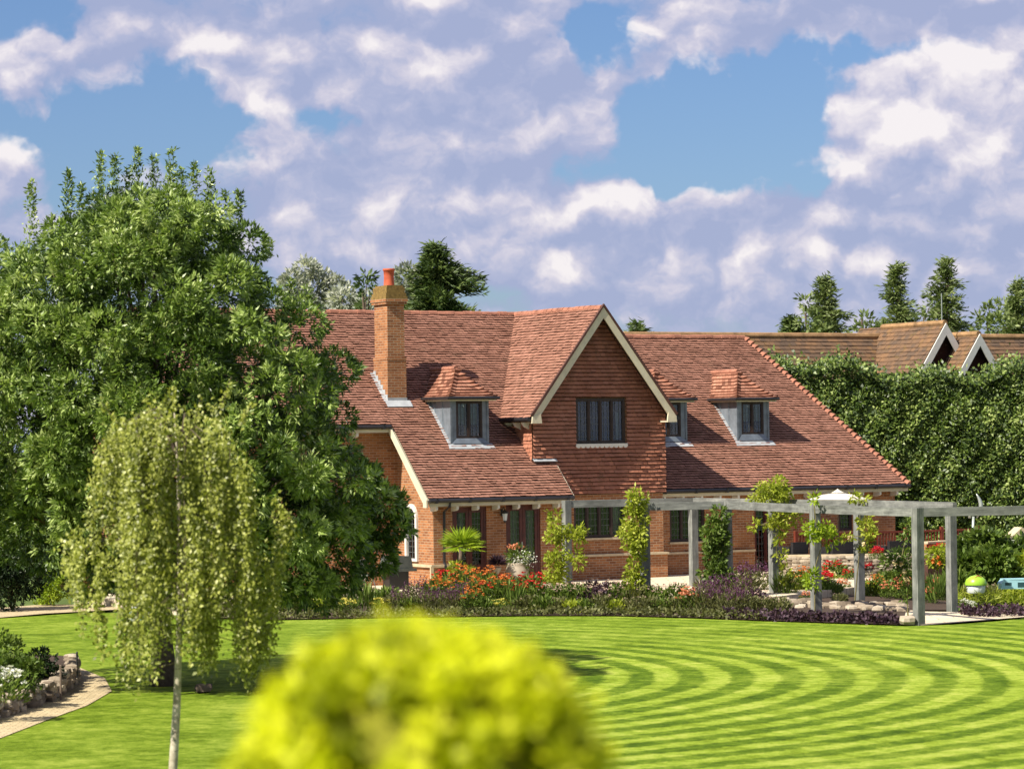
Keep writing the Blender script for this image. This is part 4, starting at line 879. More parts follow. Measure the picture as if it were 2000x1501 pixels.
# ---- golden column conifer right in front of the camera
gd = 5.0; gc = atdist(815, 1190, gd); gb = Vector((gc.x, gd, GZ))
gold = empty('golden_conifer', 'tall rounded golden yellow conifer rising close in the foreground', 'tree', gb)
zt_ = gc.z - GZ - .058
def gold_r(z):
    h = zt_ - z; return .315 * min(1.0, math.sqrt(max(0, 1 - max(0, 1 - h / .33) ** 2.5))) if h < .33 else .315
nt_ = 600; zt2 = np.concatenate([zt_ - .03 - .6 * RNG.random(480) ** .9, RNG.uniform(.1, zt_ - .6, 120)]); tht = RNG.uniform(0, 2 * np.pi, nt_); zt2[:70] = zt_ - .03 - .05 * RNG.random(70) ** 2; capf = np.ones(nt_); capf[:70] = np.sqrt(RNG.random(70)); Ps, Ds, Ns, rs = [], [], [], []
for z_, t_, cf_ in zip(zt2, tht, capf):
    big_ = RNG.uniform(.92, 1.0); r0_ = gold_r(z_) * big_ * .95 * cf_; z_ = z_ + (1 - cf_) * .03; c = np.array([r0_ * math.cos(t_), r0_ * math.sin(t_), z_]); nrm_ = unit(np.array([[math.cos(t_), math.sin(t_), max(0, (z_ - zt_ + .3) * 3.5)]]))[0]
    k = 52; br_ = RNG.choice([.12, .4, .65, .9]); P = c[None] + RNG.normal(size=(k, 3)) * np.array([.018, .018, .018]); Ps.append(P); Ns.append(np.repeat(unit(nrm_[None] * .45 + np.array([[-.45, -.38, .7]])), k, 0)); Ds.append(unit(nrm_[None] * .35 + rdir(k) * .7 + np.array([0, 0, .2]))); rs.append(np.clip(br_ + .35 * (RNG.random(k) - .3), 0, 1))
P, D, nn, r_ = (np.concatenate(q) for q in (Ps, Ds, Ns, rs))
quads('foliage', leaves_flat(P, D, nn, RNG.uniform(.02, .04, len(P)), RNG.uniform(.014, .024, len(P))), r_, 'gold_leaf', parent=gold)
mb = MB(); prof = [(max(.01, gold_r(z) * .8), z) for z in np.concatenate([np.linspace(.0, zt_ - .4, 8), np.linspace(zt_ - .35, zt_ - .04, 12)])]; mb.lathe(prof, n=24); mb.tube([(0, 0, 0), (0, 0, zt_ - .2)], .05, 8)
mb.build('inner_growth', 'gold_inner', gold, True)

# ---- the tall hedge
hx0, hx1, hD = 8.3, 26.0, 98.5
hedge = empty('tall_hedge', 'very tall dense green hedge behind the hipped end of the brick house', 'hedge', (hx0, hD, GZ))
def hedge_top(x): return 6.35 + .28 * math.sin(x * .9) + .2 * math.sin(x * 2.3 + 1) - .35 * math.exp(-((x - 8.3) / 1.6) ** 2) + .9 * min(1, max(0, (x - 9.2) / 1.2)) ** 2
n = 100000; X = RNG.uniform(0, hx1 - hx0, n); tp_ = np.array([hedge_top(x) for x in X]); Z = RNG.random(n) ** .92 * tp_
bul = .13 * np.sin(X * 1.9 + Z * .9) * np.cos(Z * 1.5 - X * .6) + .07 * np.sin(X * 5.3 - Z * 4.1) + .06 * np.sin(X * 9.1 + Z * 7.7)
Y = -bul - .22 * RNG.random(n) + .5 * (Z / tp_) ** 6
P = np.stack([X, Y, Z], 1); D = unit(rdir(n) + np.array([-.2, -.5, -.2]))
n2 = 9000; X2 = RNG.uniform(0, hx1 - hx0, n2); P2 = np.stack([X2, RNG.uniform(-.2, 1.6, n2), np.array([hedge_top(x) for x in X2]) + np.abs(RNG.normal(size=n2)) * .22 - .1], 1); D2 = unit(rdir(n2) + np.array([0, 0, .6]))
P, D = np.concatenate([P, P2]), np.concatenate([D, D2])
quads('foliage', leaves_flat(P, D, np.array([[-.35, -.8, .5]]) * np.ones((len(P), 1)), RNG.uniform(.09, .19, len(P)), RNG.uniform(.06, .11, len(P))), RNG.random(len(P)), 'hedge_leaf', parent=hedge)
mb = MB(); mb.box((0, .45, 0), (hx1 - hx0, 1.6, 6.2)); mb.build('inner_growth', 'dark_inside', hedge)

# ---- trees beyond the house
def blob_tree(name, label, px, D, mat, leaf=.3, wid=.12, dens=5.0, nleaf=8, group=None, tz=None, up=.1, droop=.2):
    """px: list of (x,y,r) in photograph pixels at distance D"""
    bx = atdist(px[0][0], 900, D); root = empty(name, label, 'tree', (bx.x, D, GZ), 0, group); lo = []
    for (x, y, r) in px:
        p = atdist(x, y, D + random.uniform(-.8, .8)); lo.append((p.x - bx.x, p.y - D, p.z - GZ, r / F * D))
    Q, r_ = lobe_cloud(lo, dens, nleaf, leaf, wid, inner=.5, up=up, droop=droop)
    quads('crown', Q, r_, mat, parent=root); zt = max(l[2] for l in lo)
    mb = MB(); limb_set(mb, (0, 0, 0), (0, 0, zt - .5), .22, [(l[0], l[1], l[2]) for l in lo[::2]], 5); mb.build('trunk', 'bark_dark', root)
    return root
blob_tree('silver_tree', 'silvery leaved tree rising left of the brick chimney', [(600, 530, 22), (575, 560, 25), (620, 560, 30), (650, 560, 20), (670, 585, 26), (640, 595, 30), (590, 600, 30), (700, 600, 20), (565, 595, 20)], 125, 'silver_leaf', .24, .11, 22, 8)
blob_tree('silver_tree', 'silvery leaved tree between the chimney pot and the dark conifer', [(800, 545, 25), (825, 560, 27), (785, 580, 28), (835, 590, 28), (770, 600, 20), (808, 600, 24), (720, 590, 16)], 122, 'silver_leaf', .24, .11, 22, 8)
blob_tree('small_dark_tree', 'small dark green treetop showing just left of the chimney pot', [(716, 545, 9), (712, 562, 9), (722, 568, 10), (718, 590, 12)], 118, 'cedar_leaf', .3, .1, 9, 8)
def conifer(name, label, ax, ay, by, hw0, D, mat='cedar_leaf', nb=60, lean=0.0, sparse=1.0, group=None, seed=1):
    rnd = random.Random(seed); ap = atdist(ax, ay, D); bo = atdist(ax, by, D); root = empty(name, label, 'tree', (ap.x, D, GZ), 0, group); hgt = ap.z - GZ; vis = ap.z - bo.z; Wm = hw0 / F * D
    Ps, Ds = [], []; mb = MB(); mb.tube([(0, 0, 0), (0, 0, hgt)], [.25, .02], 8)
    for i in range(nb):
        t = min(1, max(0, (i + rnd.uniform(-1.5, 2.5)) / nb)); z = hgt - vis * 1.15 * t; ln = Wm * (t ** .8) * rnd.uniform(.35, 1.3); a = rnd.uniform(0, 6.28); ln *= max(.25, .85 + .28 * math.sin(t * 13 + a * 2 + seed)); dv = np.array([math.cos(a), math.sin(a) * .8, 0]); tip = np.array([0, 0, z]) + dv * ln + np.array([lean * ln, 0, -.18 * ln + .12])
        n = int((30 + 60 * ln) * sparse); s = RNG.random(n); P = np.array([0, 0, z])[None] * (1 - s[:, None]) + tip[None] * s[:, None]; P[:, 2] -= .25 * ln * (s - .5) ** 2; P += RNG.normal(size=(n, 3)) * np.array([.14, .14, .09])
        Ps.append(P); Ds.append(unit(dv[None] * 1.1 + rdir(n) * .7 + np.array([0, 0, .1]))); mb.tube([(0, 0, z), tuple(tip)], [.03, .008], 4, cap=False)
    P, D_ = np.concatenate(Ps), np.concatenate(Ds); quads('crown', leaves(P, D_, RNG.uniform(.2, .42, len(P)), .075), RNG.random(len(P)), mat, parent=root); mb.build('trunk', 'bark_dark', root); return root
conifer('cedar_tree', 'dark cedar with drooping branch tips behind the main roof ridge', 850, 484, 618, 140, 119, nb=76, lean=.22, sparse=1.5, seed=3)
conifer('cypress_tree', 'tiny tapering treetop just above the roof by the gable', 1246, 636, 662, 14, 130, nb=22, sparse=.7)
for i, (x, y, b, w_, lb, mt) in enumerate(((1545, 625, 665, 16, 'smallest pointed tree at the start of the far right tree row', 'cedar_leaf'), (1612, 545, 680, 46, 'slender pointed tree standing beside the bushy light green tree', 'far_leaf'),
     (1752, 518, 680, 42, 'dense columnar pointed tree left of the taller gable', 'far_leaf'), (1848, 510, 680, 58, 'tallest pointed tree directly behind the taller mossy gable', 'far_leaf'), (1988, 552, 680, 52, 'pointed tree cut off by the right edge of the picture', 'far_leaf'))):
    conifer('slender_tree', lb, x, y, b, w_ * 1.3, 140, mt, 100, sparse=.75 if i else .5, group='slender trees beyond the neighbouring roof', seed=20 + i)
blob_tree('bushy_tree', 'light green bushy tree low behind the hip end of the roof', [(1580, 630, 20), (1565, 650, 20), (1600, 655, 22), (1573, 590, 7)], 138, 'far_leaf', .3, .13, 5, 8)
blob_tree('bushy_tree', 'low green tree filling the gap left of the columnar tree', [(1690, 635, 16), (1680, 655, 20), (1710, 650, 22), (1795, 640, 25), (1815, 600, 12), (1730, 660, 20)], 138, 'far_leaf', .3, .13, 5, 8)
blob_tree('bushy_tree', 'rounded bright green tree behind the smaller mossy gable', [(1935, 615, 24), (1920, 640, 20), (1950, 640, 24), (1965, 605, 16)], 134, 'far_leaf', .3, .13, 5, 8)
blob_tree('distant_tree', 'green tree edging in behind the ash at far left', [(15, 520, 45), (-30, 500, 50), (40, 560, 40), (0, 600, 60)], 104, 'ash_leaf', .2, .08, 9, 8)

# ------------------------------------------------------------------ shrubs and border plants
def shrub(name, label, x, ybase, wpx, hpx, mat, z=GZ, leaf=.09, wid=.045, dens=60, nleaf=6, cat='shrub', group=None, n=7):
    b = onground(x, ybase, z); s = F / b.y; w_, h_ = wpx / s, hpx / s; root = empty(name, label, cat, b, 0, group); lo = []
    rnd = random.Random(x * 7 + ybase)
    for i in range(n):
        a = rnd.uniform(0, 6.28); q = rnd.random() ** .5 * .34; lo.append((math.cos(a) * q * w_, math.sin(a) * q * w_ * .7, h_ * rnd.uniform(.25, .72), min(w_, h_) * rnd.uniform(.22, .34)))
    Q, r_ = lobe_cloud(lo, dens, nleaf, leaf, wid, inner=.5); quads('foliage', Q, r_, mat, parent=root)
    mb = MB()
    for l in lo: mb.tube([(0, 0, 0), (l[0] * .6, l[1] * .6, l[2])], [.02, .006], 5)
    mb.build('stems', 'stem_green', root); return root
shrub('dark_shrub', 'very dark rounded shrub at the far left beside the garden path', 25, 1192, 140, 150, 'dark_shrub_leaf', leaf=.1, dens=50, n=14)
shrub('lime_shrub', 'bright lime yellow shrub between the dark shrub and the bronze one', 93, 1182, 85, 75, 'lime_leaf', dens=60)
shrub('bronze_shrub', 'brownish bronze shrub behind the birch, right of the lime shrub', 160, 1186, 100, 75, 'bronze_leaf', dens=50)
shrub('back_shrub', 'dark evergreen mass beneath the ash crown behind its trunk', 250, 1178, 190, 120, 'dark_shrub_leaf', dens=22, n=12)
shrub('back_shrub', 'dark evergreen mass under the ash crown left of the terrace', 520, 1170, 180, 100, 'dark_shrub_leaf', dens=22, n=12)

for i, (x, yb, w_, h_, mt, lb) in enumerate(((1895, 1160, 75, 85, 'mid_leaf', 'broad leafy bush behind the green domed sandpit'), (1945, 1160, 80, 95, 'mid_leaf', 'broad leafy bush between the sandpit and the toy wagon'), (1995, 1158, 80, 75, 'vine_leaf', 'pale leafy bush behind the toy wagon'),
    (1880, 1150, 70, 120, 'hedge_leaf', 'taller leafy bush right of the rear pergola post'), (1925, 1150, 80, 125, 'hedge_leaf', 'taller leafy bush below the hedge behind the sandpit'), (1980, 1150, 90, 110, 'hedge_leaf', 'taller leafy bush beside the bird table'))):
    shrub('leafy_bush', lb, x, yb, w_, h_, mt, leaf=.2, wid=.13, dens=26, n=9, group='leafy bushes at the right edge')
# prototypes of border plants (foliage + flowers), origin at base, about 1 m across at scale 1
PROTO = {}
def proto(kind, fol, fmat, h=.6, w=.6, nl=420, nf=60, fs=.05, spike=0, ll=.12, lw=.03, upr=.8):
    root = bpy.data.objects.new('plant', None)
    a = RNG.uniform(0, 2 * np.pi, nl); q = np.sqrt(RNG.random(nl)) * w / 2; z = RNG.random(nl) ** .8 * h * .78 * np.sqrt(np.clip(1 - (q / (w / 2)) ** 2 * .6, .1, 1))
    P = np.stack([q * np.cos(a), q * np.sin(a), z], 1); D = unit(np.stack([np.cos(a) * .6, np.sin(a) * .6, np.full(nl, upr)], 1) + rdir(nl) * .6)
    parts = [('foliage', leaves(P, D, ll * RNG.uniform(.6, 1.3, nl), lw), RNG.random(nl), fol)]
    if nf:
        if spike:
            PP = []; ns = max(3, nf // 14)
            for i in range(ns):
                a_ = random.uniform(0, 6.28); q_ = random.random() ** .5 * w / 2; c = np.array([q_ * math.cos(a_), q_ * math.sin(a_), h * random.uniform(.45, .7)]); tt = RNG.random(16); PP.append(c[None] + np.stack([tt * .04 * random.uniform(-1, 1), tt * .04, tt * spike], 1) + RNG.normal(size=(16, 3)) * .012)
            P = np.concatenate(PP); D = rdir(len(P)) + np.array([0, 0, .6]); Qf = leaves(P, D, fs, fs * .6); rf = RNG.random(len(P))
        else:
            a = RNG.uniform(0, 2 * np.pi, nf); q = np.sqrt(RNG.random(nf)) * w / 2; z = h * RNG.uniform(.72, 1.05, nf) * np.sqrt(np.clip(1 - (q / (w / 2)) ** 2 * .5, .1, 1)); C = np.stack([q * np.cos(a), q * np.sin(a), z], 1); Qs = []; rs = []
            for k in range(6):
                dd = unit(np.array([math.cos(k * 1.047), math.sin(k * 1.047), .45])[None] + RNG.normal(size=(nf, 3)) * .25); Qs.append(leaves(C, dd, fs, fs * .7)); rs.append(RNG.random(nf))
            Qf = np.concatenate(Qs); rf = np.concatenate(rs)
        parts.append(('flowers', Qf, rf, fmat))
    mesh = []
    for nm, Q, r_, mt in parts:
        o = quads(nm, Q, r_, mt); mesh.append((nm, o.data)); bpy.data.objects.remove(o)
    PROTO[kind] = mesh; bpy.data.objects.remove(root)
proto('salvia', 'olive_leaf', 'purple_petal', .66, .7, 420, 420, .035, spike=.28, ll=.13, lw=.035)
proto('helenium', 'mid_leaf', 'orange_petal', .74, .62, 460, 44, .045, ll=.15, lw=.045)
proto('redflower', 'mid_leaf', 'red_petal', .72, .6, 460, 30, .055, ll=.15, lw=.045)
proto('crimson', 'mid_leaf', 'crimson_petal', .62, .62, 360, 90, .065)
proto('coral', 'mid_leaf', 'coral_petal', .55, .6, 400, 46, .055)
proto('palepink', 'mid_leaf', 'pale_pink_petal', .6, .6, 420, 26, .045, ll=.15, lw=.045)
proto('lily', 'mid_leaf', 'yellow_petal', .45, .55, 360, 26, .07)
proto('greenclump', 'mid_leaf', None, .45, .6, 360, 0, ll=.18, lw=.06)
proto('lightgreen', 'vine_leaf', None, .38, .6, 300, 0, ll=.16, lw=.08)
proto('iris', 'mid_leaf', None, .6, .4, 130, 0, ll=.45, lw=.03, upr=2.2)
proto('olive', 'olive_leaf', 'pale_pink_petal', .52, .65, 460, 8, .03, ll=.14, lw=.04)
proto('purplebush', 'purple_leaf', 'pale_pink_petal', .5, .7, 420, 12, .04, ll=.10, lw=.05)
proto('whiteflower', 'mid_leaf', 'white_petal', .5, .6, 400, 40, .06)
proto('cream', 'lightgreen_leaf' if 0 else 'vine_leaf', 'cream_rose_petal', .6, .5, 320, 14, .07)
KIND = {'salvia': ('purple_salvia', 'spiky purple flowered plant', 'purple spiky plants'), 'helenium': ('orange_flower_clump', 'orange flowered clump', 'orange flowered clumps'), 'redflower': ('red_flower_clump', 'red flowered clump', 'red flowered clumps'),
        'crimson': ('crimson_flower_clump', 'crimson flowered clump', 'crimson clumps'), 'coral': ('coral_flower_clump', 'coral flowered clump', 'coral flowered clumps'), 'palepink': ('pale_flower_clump', 'pale pink flowered clump', 'pale pink clumps'),
        'lily': ('yellow_flower_clump', 'yellow flowered clump', 'yellow flowered clumps'), 'greenclump': ('leafy_clump', 'plain green leafy clump', 'green leafy clumps'), 'lightgreen': ('light_green_clump', 'light green broad leaved clump', 'light green clumps'),
        'iris': ('sword_leaf_plant', 'upright sword leaved plant', 'sword leaved plants'), 'olive': ('olive_leaf_clump', 'dull olive clump with faded seed heads', 'olive leaved clumps'), 'purplebush': ('purple_leaf_bush', 'dark purple leaved bush', 'purple leaved bushes'), 'whiteflower': ('white_flower_clump', 'white flowered clump', 'white flowered clumps'), 'cream': ('cream_rose_bush', 'cream rose bush', 'cream rose bushes')}
LAND = [(330, 'under the ash crown'), (560, 'between the ash crown and the golden conifer'), (720, 'below the covered seat on the terrace'), (830, 'in front of the west wall'), (910, 'in front of the palm pot'), (1020, 'in front of the large cream pot'), (1080, 'in front of the right french doors'),
        (1150, 'at the foot of the first pergola post'), (1230, 'under the lower gable window'), (1300, 'at the foot of the tallest vine'), (1380, 'beside the pale paved steps'), (1450, 'right of the rear pergola post'), (1530, 'below the round topped vine'), (1600, 'in front of the stone retaining wall'), (1690, 'behind the mossy pergola post'), (1770, 'left of the nearest pergola post'), (1860, 'beside the rusty brown planter'), (2100, 'by the grass bank at right')]
PL = []
def plant(kind, x, yb, s=1.0, z=GZ, sz=None, row='front'): PL.append((kind, x, yb, s, z, sz or s, row))
R5 = random.Random(5)
seq = [(455, 'olive'), (490, 'redflower'), (525, 'greenclump'), (560, 'olive'), (590, 'lily'), (620, 'lightgreen'), (650, 'greenclump'), (680, 'lily'), (712, 'iris'), (742, 'lily'), (775, 'salvia'), (800, 'greenclump'), (830, 'salvia'), (862, 'salvia'), (893, 'salvia'), (922, 'helenium'), (950, 'greenclump'), (978, 'lily'),
       (1005, 'iris'), (1032, 'olive'), (1060, 'greenclump'), (1090, 'olive'), (1118, 'lightgreen'), (1148, 'greenclump'), (1175, 'olive'), (1203, 'lightgreen'), (1235, 'olive'), (1265, 'olive'), (1292, 'greenclump'), (1318, 'olive'), (1345, 'coral'), (1372, 'salvia'), (1400, 'salvia'), (1428, 'salvia'), (1458, 'salvia'), (1490, 'olive'), (1520, 'olive')]
for x, k in seq: plant(k, x, 1197 + (x > 1400) * 3, R5.uniform(.85, 1.05))
seq2 = [(590, 'greenclump'), (640, 'greenclump'), (700, 'olive'), (760, 'greenclump'), (815, 'salvia'), (848, 'helenium'), (875, 'helenium'), (903, 'salvia'), (930, 'helenium'), (957, 'redflower'), (985, 'helenium'), (1010, 'redflower'), (1040, 'redflower'), (1068, 'palepink'), (1098, 'palepink'), (1128, 'palepink'), (1158, 'purplebush'), (1188, 'purplebush'), (1215, 'palepink'),
        (1245, 'olive'), (1280, 'palepink'), (1318, 'palepink'), (1385, 'salvia'), (1415, 'salvia'), (1445, 'salvia'), (1472, 'purplebush')]
for x, k in seq2: plant(k, x, 1184, R5.uniform(1.0, 1.2), row='back')
for x, yb, k, s in ((870, 1172, 'redflower', 1.25), (905, 1172, 'helenium', 1.3), (950, 1173, 'helenium', 1.25), (995, 1172, 'redflower', 1.2), (1038, 1172, 'redflower', 1.2), (1160, 1168, 'purplebush', 1.2), (1195, 1170, 'purplebush', 1.1), (1395, 1166, 'olive', 1.5), (1440, 1166, 'salvia', 1.5), (1475, 1165, 'salvia', 1.4)): plant(k, x, yb, s, row='rear')
for x, yb, k, s in ((1530, 1172, 'iris', 1.1), (1550, 1160, 'coral', .9), (1570, 1150, 'greenclump', 1.1), (1615, 1165, 'greenclump', 1.0), (1630, 1140, 'redflower', 1.2), (1645, 1160, 'coral', .8), (1660, 1125, 'crimson', 1.1), (1690, 1135, 'crimson', 1.1), (1700, 1160, 'greenclump', .9), (1712, 1165, 'helenium', .8), (1715, 1120, 'crimson', 1.0), (1730, 1130, 'coral', 1.2), (1745, 1150, 'greenclump', 1.1), (1760, 1130, 'cream', 1.4), (1745, 1165, 'coral', .8), (1765, 1170, 'coral', .8),
                    (1830, 1180, 'iris', 1.0), (1815, 1178, 'coral', .7), (1845, 1172, 'palepink', .9), (1825, 1125, 'coral', 1.4), (1845, 1110, 'greenclump', 1.5), (1640, 1178, 'olive', .6), (1575, 1178, 'coral', .6), (1600, 1112, 'greenclump', 1.0)): plant(k, x, yb, s, row='pergola')
for x, yb, k, s in ((1880, 1160, 'palepink', 1.0), (1905, 1175, 'olive', 1.0), (1935, 1178, 'olive', 1.0), (1965, 1178, 'lightgreen', 1.0), (1995, 1178, 'lightgreen', 1.0), (1900, 1195, 'whiteflower', .55), (1925, 1196, 'lightgreen', .6), (1885, 1188, 'whiteflower', .5), (1872, 1162, 'greenclump', 1.6)): plant(k, x, yb, s, row='bank')
rz = random.Random(77)
for i in range(34):
    x = int(rz.uniform(1535, 1862)); y = int(rz.uniform(1118, 1174)); plant(rz.choice(['greenclump', 'coral', 'redflower', 'cream', 'greenclump', 'helenium', 'lightgreen', 'palepink', 'crimson', 'coral']), x, y, rz.uniform(.75, 1.15), row='pergola')
ROWTXT = {'front': 'in the front row of the border', 'back': 'in the second row of the border', 'rear': 'at the back of the border', 'pergola': 'in the bed under the pergola', 'bank': 'right of the pergola'}
used = {}
SHORT = {'front': 'along the front of the border', 'back': 'in the border middle row', 'rear': 'at the back of the border', 'pergola': 'in the bed under the pergola', 'bank': 'right of the pergola'}
ORD = ['first', 'second', 'third', 'fourth', 'fifth', 'sixth', 'seventh', 'eighth', 'ninth', 'tenth', 'eleventh', 'twelfth', 'thirteenth', 'fourteenth', 'fifteenth', 'sixteenth', 'seventeenth', 'eighteenth']
cnt = {}
for k, x, *_r in PL: cnt.setdefault((k, _r[-1]), []).append(x)
for (k, x, yb, s, z, sz, row) in PL:
    xs = sorted(cnt[(k, row)]); i = xs.index(x); nm, desc, grp = KIND[k]
    land = next(t for lim, t in LAND if x <= lim)
    extra = '' if len(xs) == 1 else f', {ORD[i]} of its kind there from the left'
    o_t = '' if len(xs) == 1 else ORD[i] + ' '
    lab = f'{o_t}{desc} from left {SHORT[row]}' if o_t else f'{desc} {land}'
    while lab in used: lab = f'{desc} {land}, further back'
    used[lab] = 1
    b = onground(x, yb, z); root = empty(nm, lab, 'plant', b, R5.uniform(0, 6.28), grp); root.scale = (s, s, sz * R5.uniform(.9, 1.1))
    for pn, me in PROTO[k]:
        o = bpy.data.objects.new(pn, me); COL.objects.link(o); o.parent = root; mark(pn, o)
# dark heuchera edging along the lawn: countless small leaves
Ps = []
def edging(name, line, wd, hgt, mat, dens, label, ll=.10, lw=.075):
    Ps = []
    for a, b in zip(line[:-1], line[1:]):
        n = int((b - a).length * dens); t = RNG.random(n); P = np.array(a)[None] + (np.array(b) - np.array(a))[None] * t[:, None]; P[:, 1] += RNG.uniform(0, wd, n)
        lump = .55 + .45 * np.abs(np.sin(P[:, 0] * 7.3 + 1.2 * np.sin(P[:, 0] * 2.1))); P[:, 2] = GZ + .02 + RNG.random(n) * hgt * lump; Ps.append(P)
    P = np.concatenate(Ps); D = unit(rdir(len(P)) + np.array([0, -.5, .3])); o = quads(name, leaves(P, D, RNG.uniform(.6, 1.2, len(P)) * ll, lw), RNG.random(len(P)), mat, origin=line[0]); props(o, label, 'ground cover', None, 'stuff'); return o
edging('dark_edging_plants', [gp(x, y + 1) for x, y in ((400, 1205), (520, 1210), (650, 1208), (800, 1205), (1030, 1202), (1200, 1202), (1350, 1206), (1500, 1212))], .7, .2, 'olive_leaf', 260, 'low dark mixed foliage edging the striped lawn below the flower border')
edging('purple_edging_plants', [gp(x, y + 1) for x, y in ((1420, 1208), (1500, 1212), (1650, 1217), (1760, 1220))], 1.0, .22, 'purple_leaf', 520, 'ruffled dark purple edging leaves in front of the pergola path')
edging('purple_edging_plants', [gp(x, y) for x, y in ((1888, 1204), (1940, 1206), (2020, 1203))], 1.2, .24, 'purple_leaf', 480, 'ruffled dark purple edging leaves below the grass bank at right')
edging('grass_tufts', [gp(x, y) for x, y in ((1878, 1188), (1930, 1190), (2020, 1190))], 2.4, .42, 'vine_leaf', 260, 'fine feathery yellowish grass in front of the bank at right', .3, .02)

# rocks edging the pergola path
def rocks(name, label, pts, z, smin, smax, group=None, seed=2, flat=None):
    rnd = random.Random(seed); Q = []; rn = []
    for (p, s) in pts:
        c = Vector(p); dim = Vector((rnd.uniform(.8, 1.4), rnd.uniform(.7, 1.1), rnd.uniform(.45, .75))) * s
        if flat: dim = Vector((s * 1.15, .16, .115))
        ang = rnd.uniform(-.35, .35) if not flat else ALPHA - .45 + rnd.uniform(-.04, .04); rv = rnd.random()
        rot = Matrix.Rotation(ang, 3, 'Z') @ Matrix.Rotation(rnd.uniform(-.25, .25), 3, 'X'); g = {}
        def pt(i, j, k):
            if (i, j, k) not in g:
                v = Vector((i, j, k)); v = v.lerp(v.normalized() * 1.2, .55) * .5 * rnd.uniform(.86, 1.08); g[(i, j, k)] = tuple(c + rot @ Vector((v.x * dim.x, v.y * dim.y, v.z * dim.z)))
            return g[(i, j, k)]
        for ax in range(3):
            for sg in (-1, 1):
                for u_ in (-1, 0):
                    for w_ in (-1, 0):
                        cs = []
                        for (p_, q_) in ((u_, w_), (u_ + 1, w_), (u_ + 1, w_ + 1), (u_, w_ + 1)):
                            t3 = [0, 0, 0]; t3[ax] = sg; t3[(ax + 1) % 3] = p_; t3[(ax + 2) % 3] = q_; cs.append(pt(*t3))
                        if sg < 0: cs = cs[::-1]
                        Q.append(cs); rn.append(rv)
    return Q, rn
pts = []; rk = random.Random(9)
for i in range(120):
    x = rk.uniform(1500, 1768); y = 1181 + (x - 1500) / 268 * 9 + rk.uniform(-4, 6); p = gp(x, y); s = rk.uniform(.12, .3); pts.append(((p.x, p.y, GZ + s * .25), s))
Q, rn = rocks('', '', pts, 0, 0, 0); o = quads('rockery_stones', np.array(Q), rn, 'rubble', origin=gp(1630, 1186)); props(o, 'many pale rough stones lining the pergola path', 'stones', None, 'stuff')
p = gp(1772, 1221); mb = MB(); 
Q, rn = rocks('', '', [((p.x, p.y, GZ + .12), .28)], 0, 0, 0, seed=5); o = quads('boulder', np.array(Q) , rn, 'rubble', origin=p); props(o, 'pale boulder against the foot of the nearest pergola post', 'stone')
# dry stone wall of the raised bed at the left
swl = [gp(x, y) for x, y in ((-80, 1432), (0, 1402), (50, 1386), (100, 1368), (142, 1335), (143, 1312))]
pts = []; ru = random.Random(12)
for a, b in zip(swl[:-1], swl[1:]):
    n = max(2, int((b - a).length / .20)); d = (b - a)
    for lay in range(4):
        for i in range(n):
            q = a + d * ((i + ru.uniform(.1, .9)) / n); s = ru.uniform(.11, .24); pts.append(((q.x + ru.uniform(-.08, .03), q.y + ru.uniform(-.02, .1), GZ + .06 + lay * .08), s))
Q, rn = rocks('', '', pts, 0, 0, 0); o = quads('dry_stone_wall', np.array(Q), rn, 'rubble', origin=swl[2]); props(o, 'low dry stone wall curving round the raised bed at left', 'wall')
rb = MB(); poly = [(p.x - .05, p.y + .12, GZ) for p in swl] + [tuple(gp(-80, 1300))]; rb.prism(poly, (0, 0, .30)); o = rb.build('raised_bed_soil', 'soil'); o['kind'] = 'structure'
for i, (x, y, w_, h_, mt, lb) in enumerate(((30, 1372, 120, 95, 'mid_leaf', 'sprawling leafy shrub spilling over the dry stone wall'), (75, 1345, 110, 80, 'dark_shrub_leaf', 'dark shrub at the bend of the dry stone wall'), (-5, 1350, 110, 115, 'mid_leaf', 'shrub at the left picture edge above the stone wall'))):
    shrub('bed_shrub', lb, x, y, w_, h_, mt, z=GZ + .1, leaf=.08, wid=.045, dens=85, group='shrubs in the left raised bed')
b = onground(8, 1372, GZ + .3); root = empty('white_flower_clump', 'white flowered plant at the left picture edge over the stone wall', 'plant', b); root.scale = (1.2, 1.2, 1.1)
for pn, me in PROTO['whiteflower']:
    o = bpy.data.objects.new(pn, me); COL.objects.link(o); o.parent = root; mark(pn, o)
for (x, yt, yb, lb) in ((151, 1274, 1337, 'thin dark stake beside the cobbled path'), (119, 1300, 1368, 'rusty stake standing against the dry stone wall'), (22, 1244, 1290, 'short dark stake among the shrubs of the raised bed')):
    p = gp(x, yb); h_ = (yb - yt) / (F / p.y); mb = MB(); mb.tube([(0, 0, 0), (0, 0, h_)], .02, 6); mb.tube([(0, 0, h_), (0, 0, h_ + .02)], [.026, .01], 6); o = mb.build('stake', 'dead_wood' if x == 119 else 'black_metal'); o.location = p; props(o, lb, 'stake', 'stakes by the raised bed')
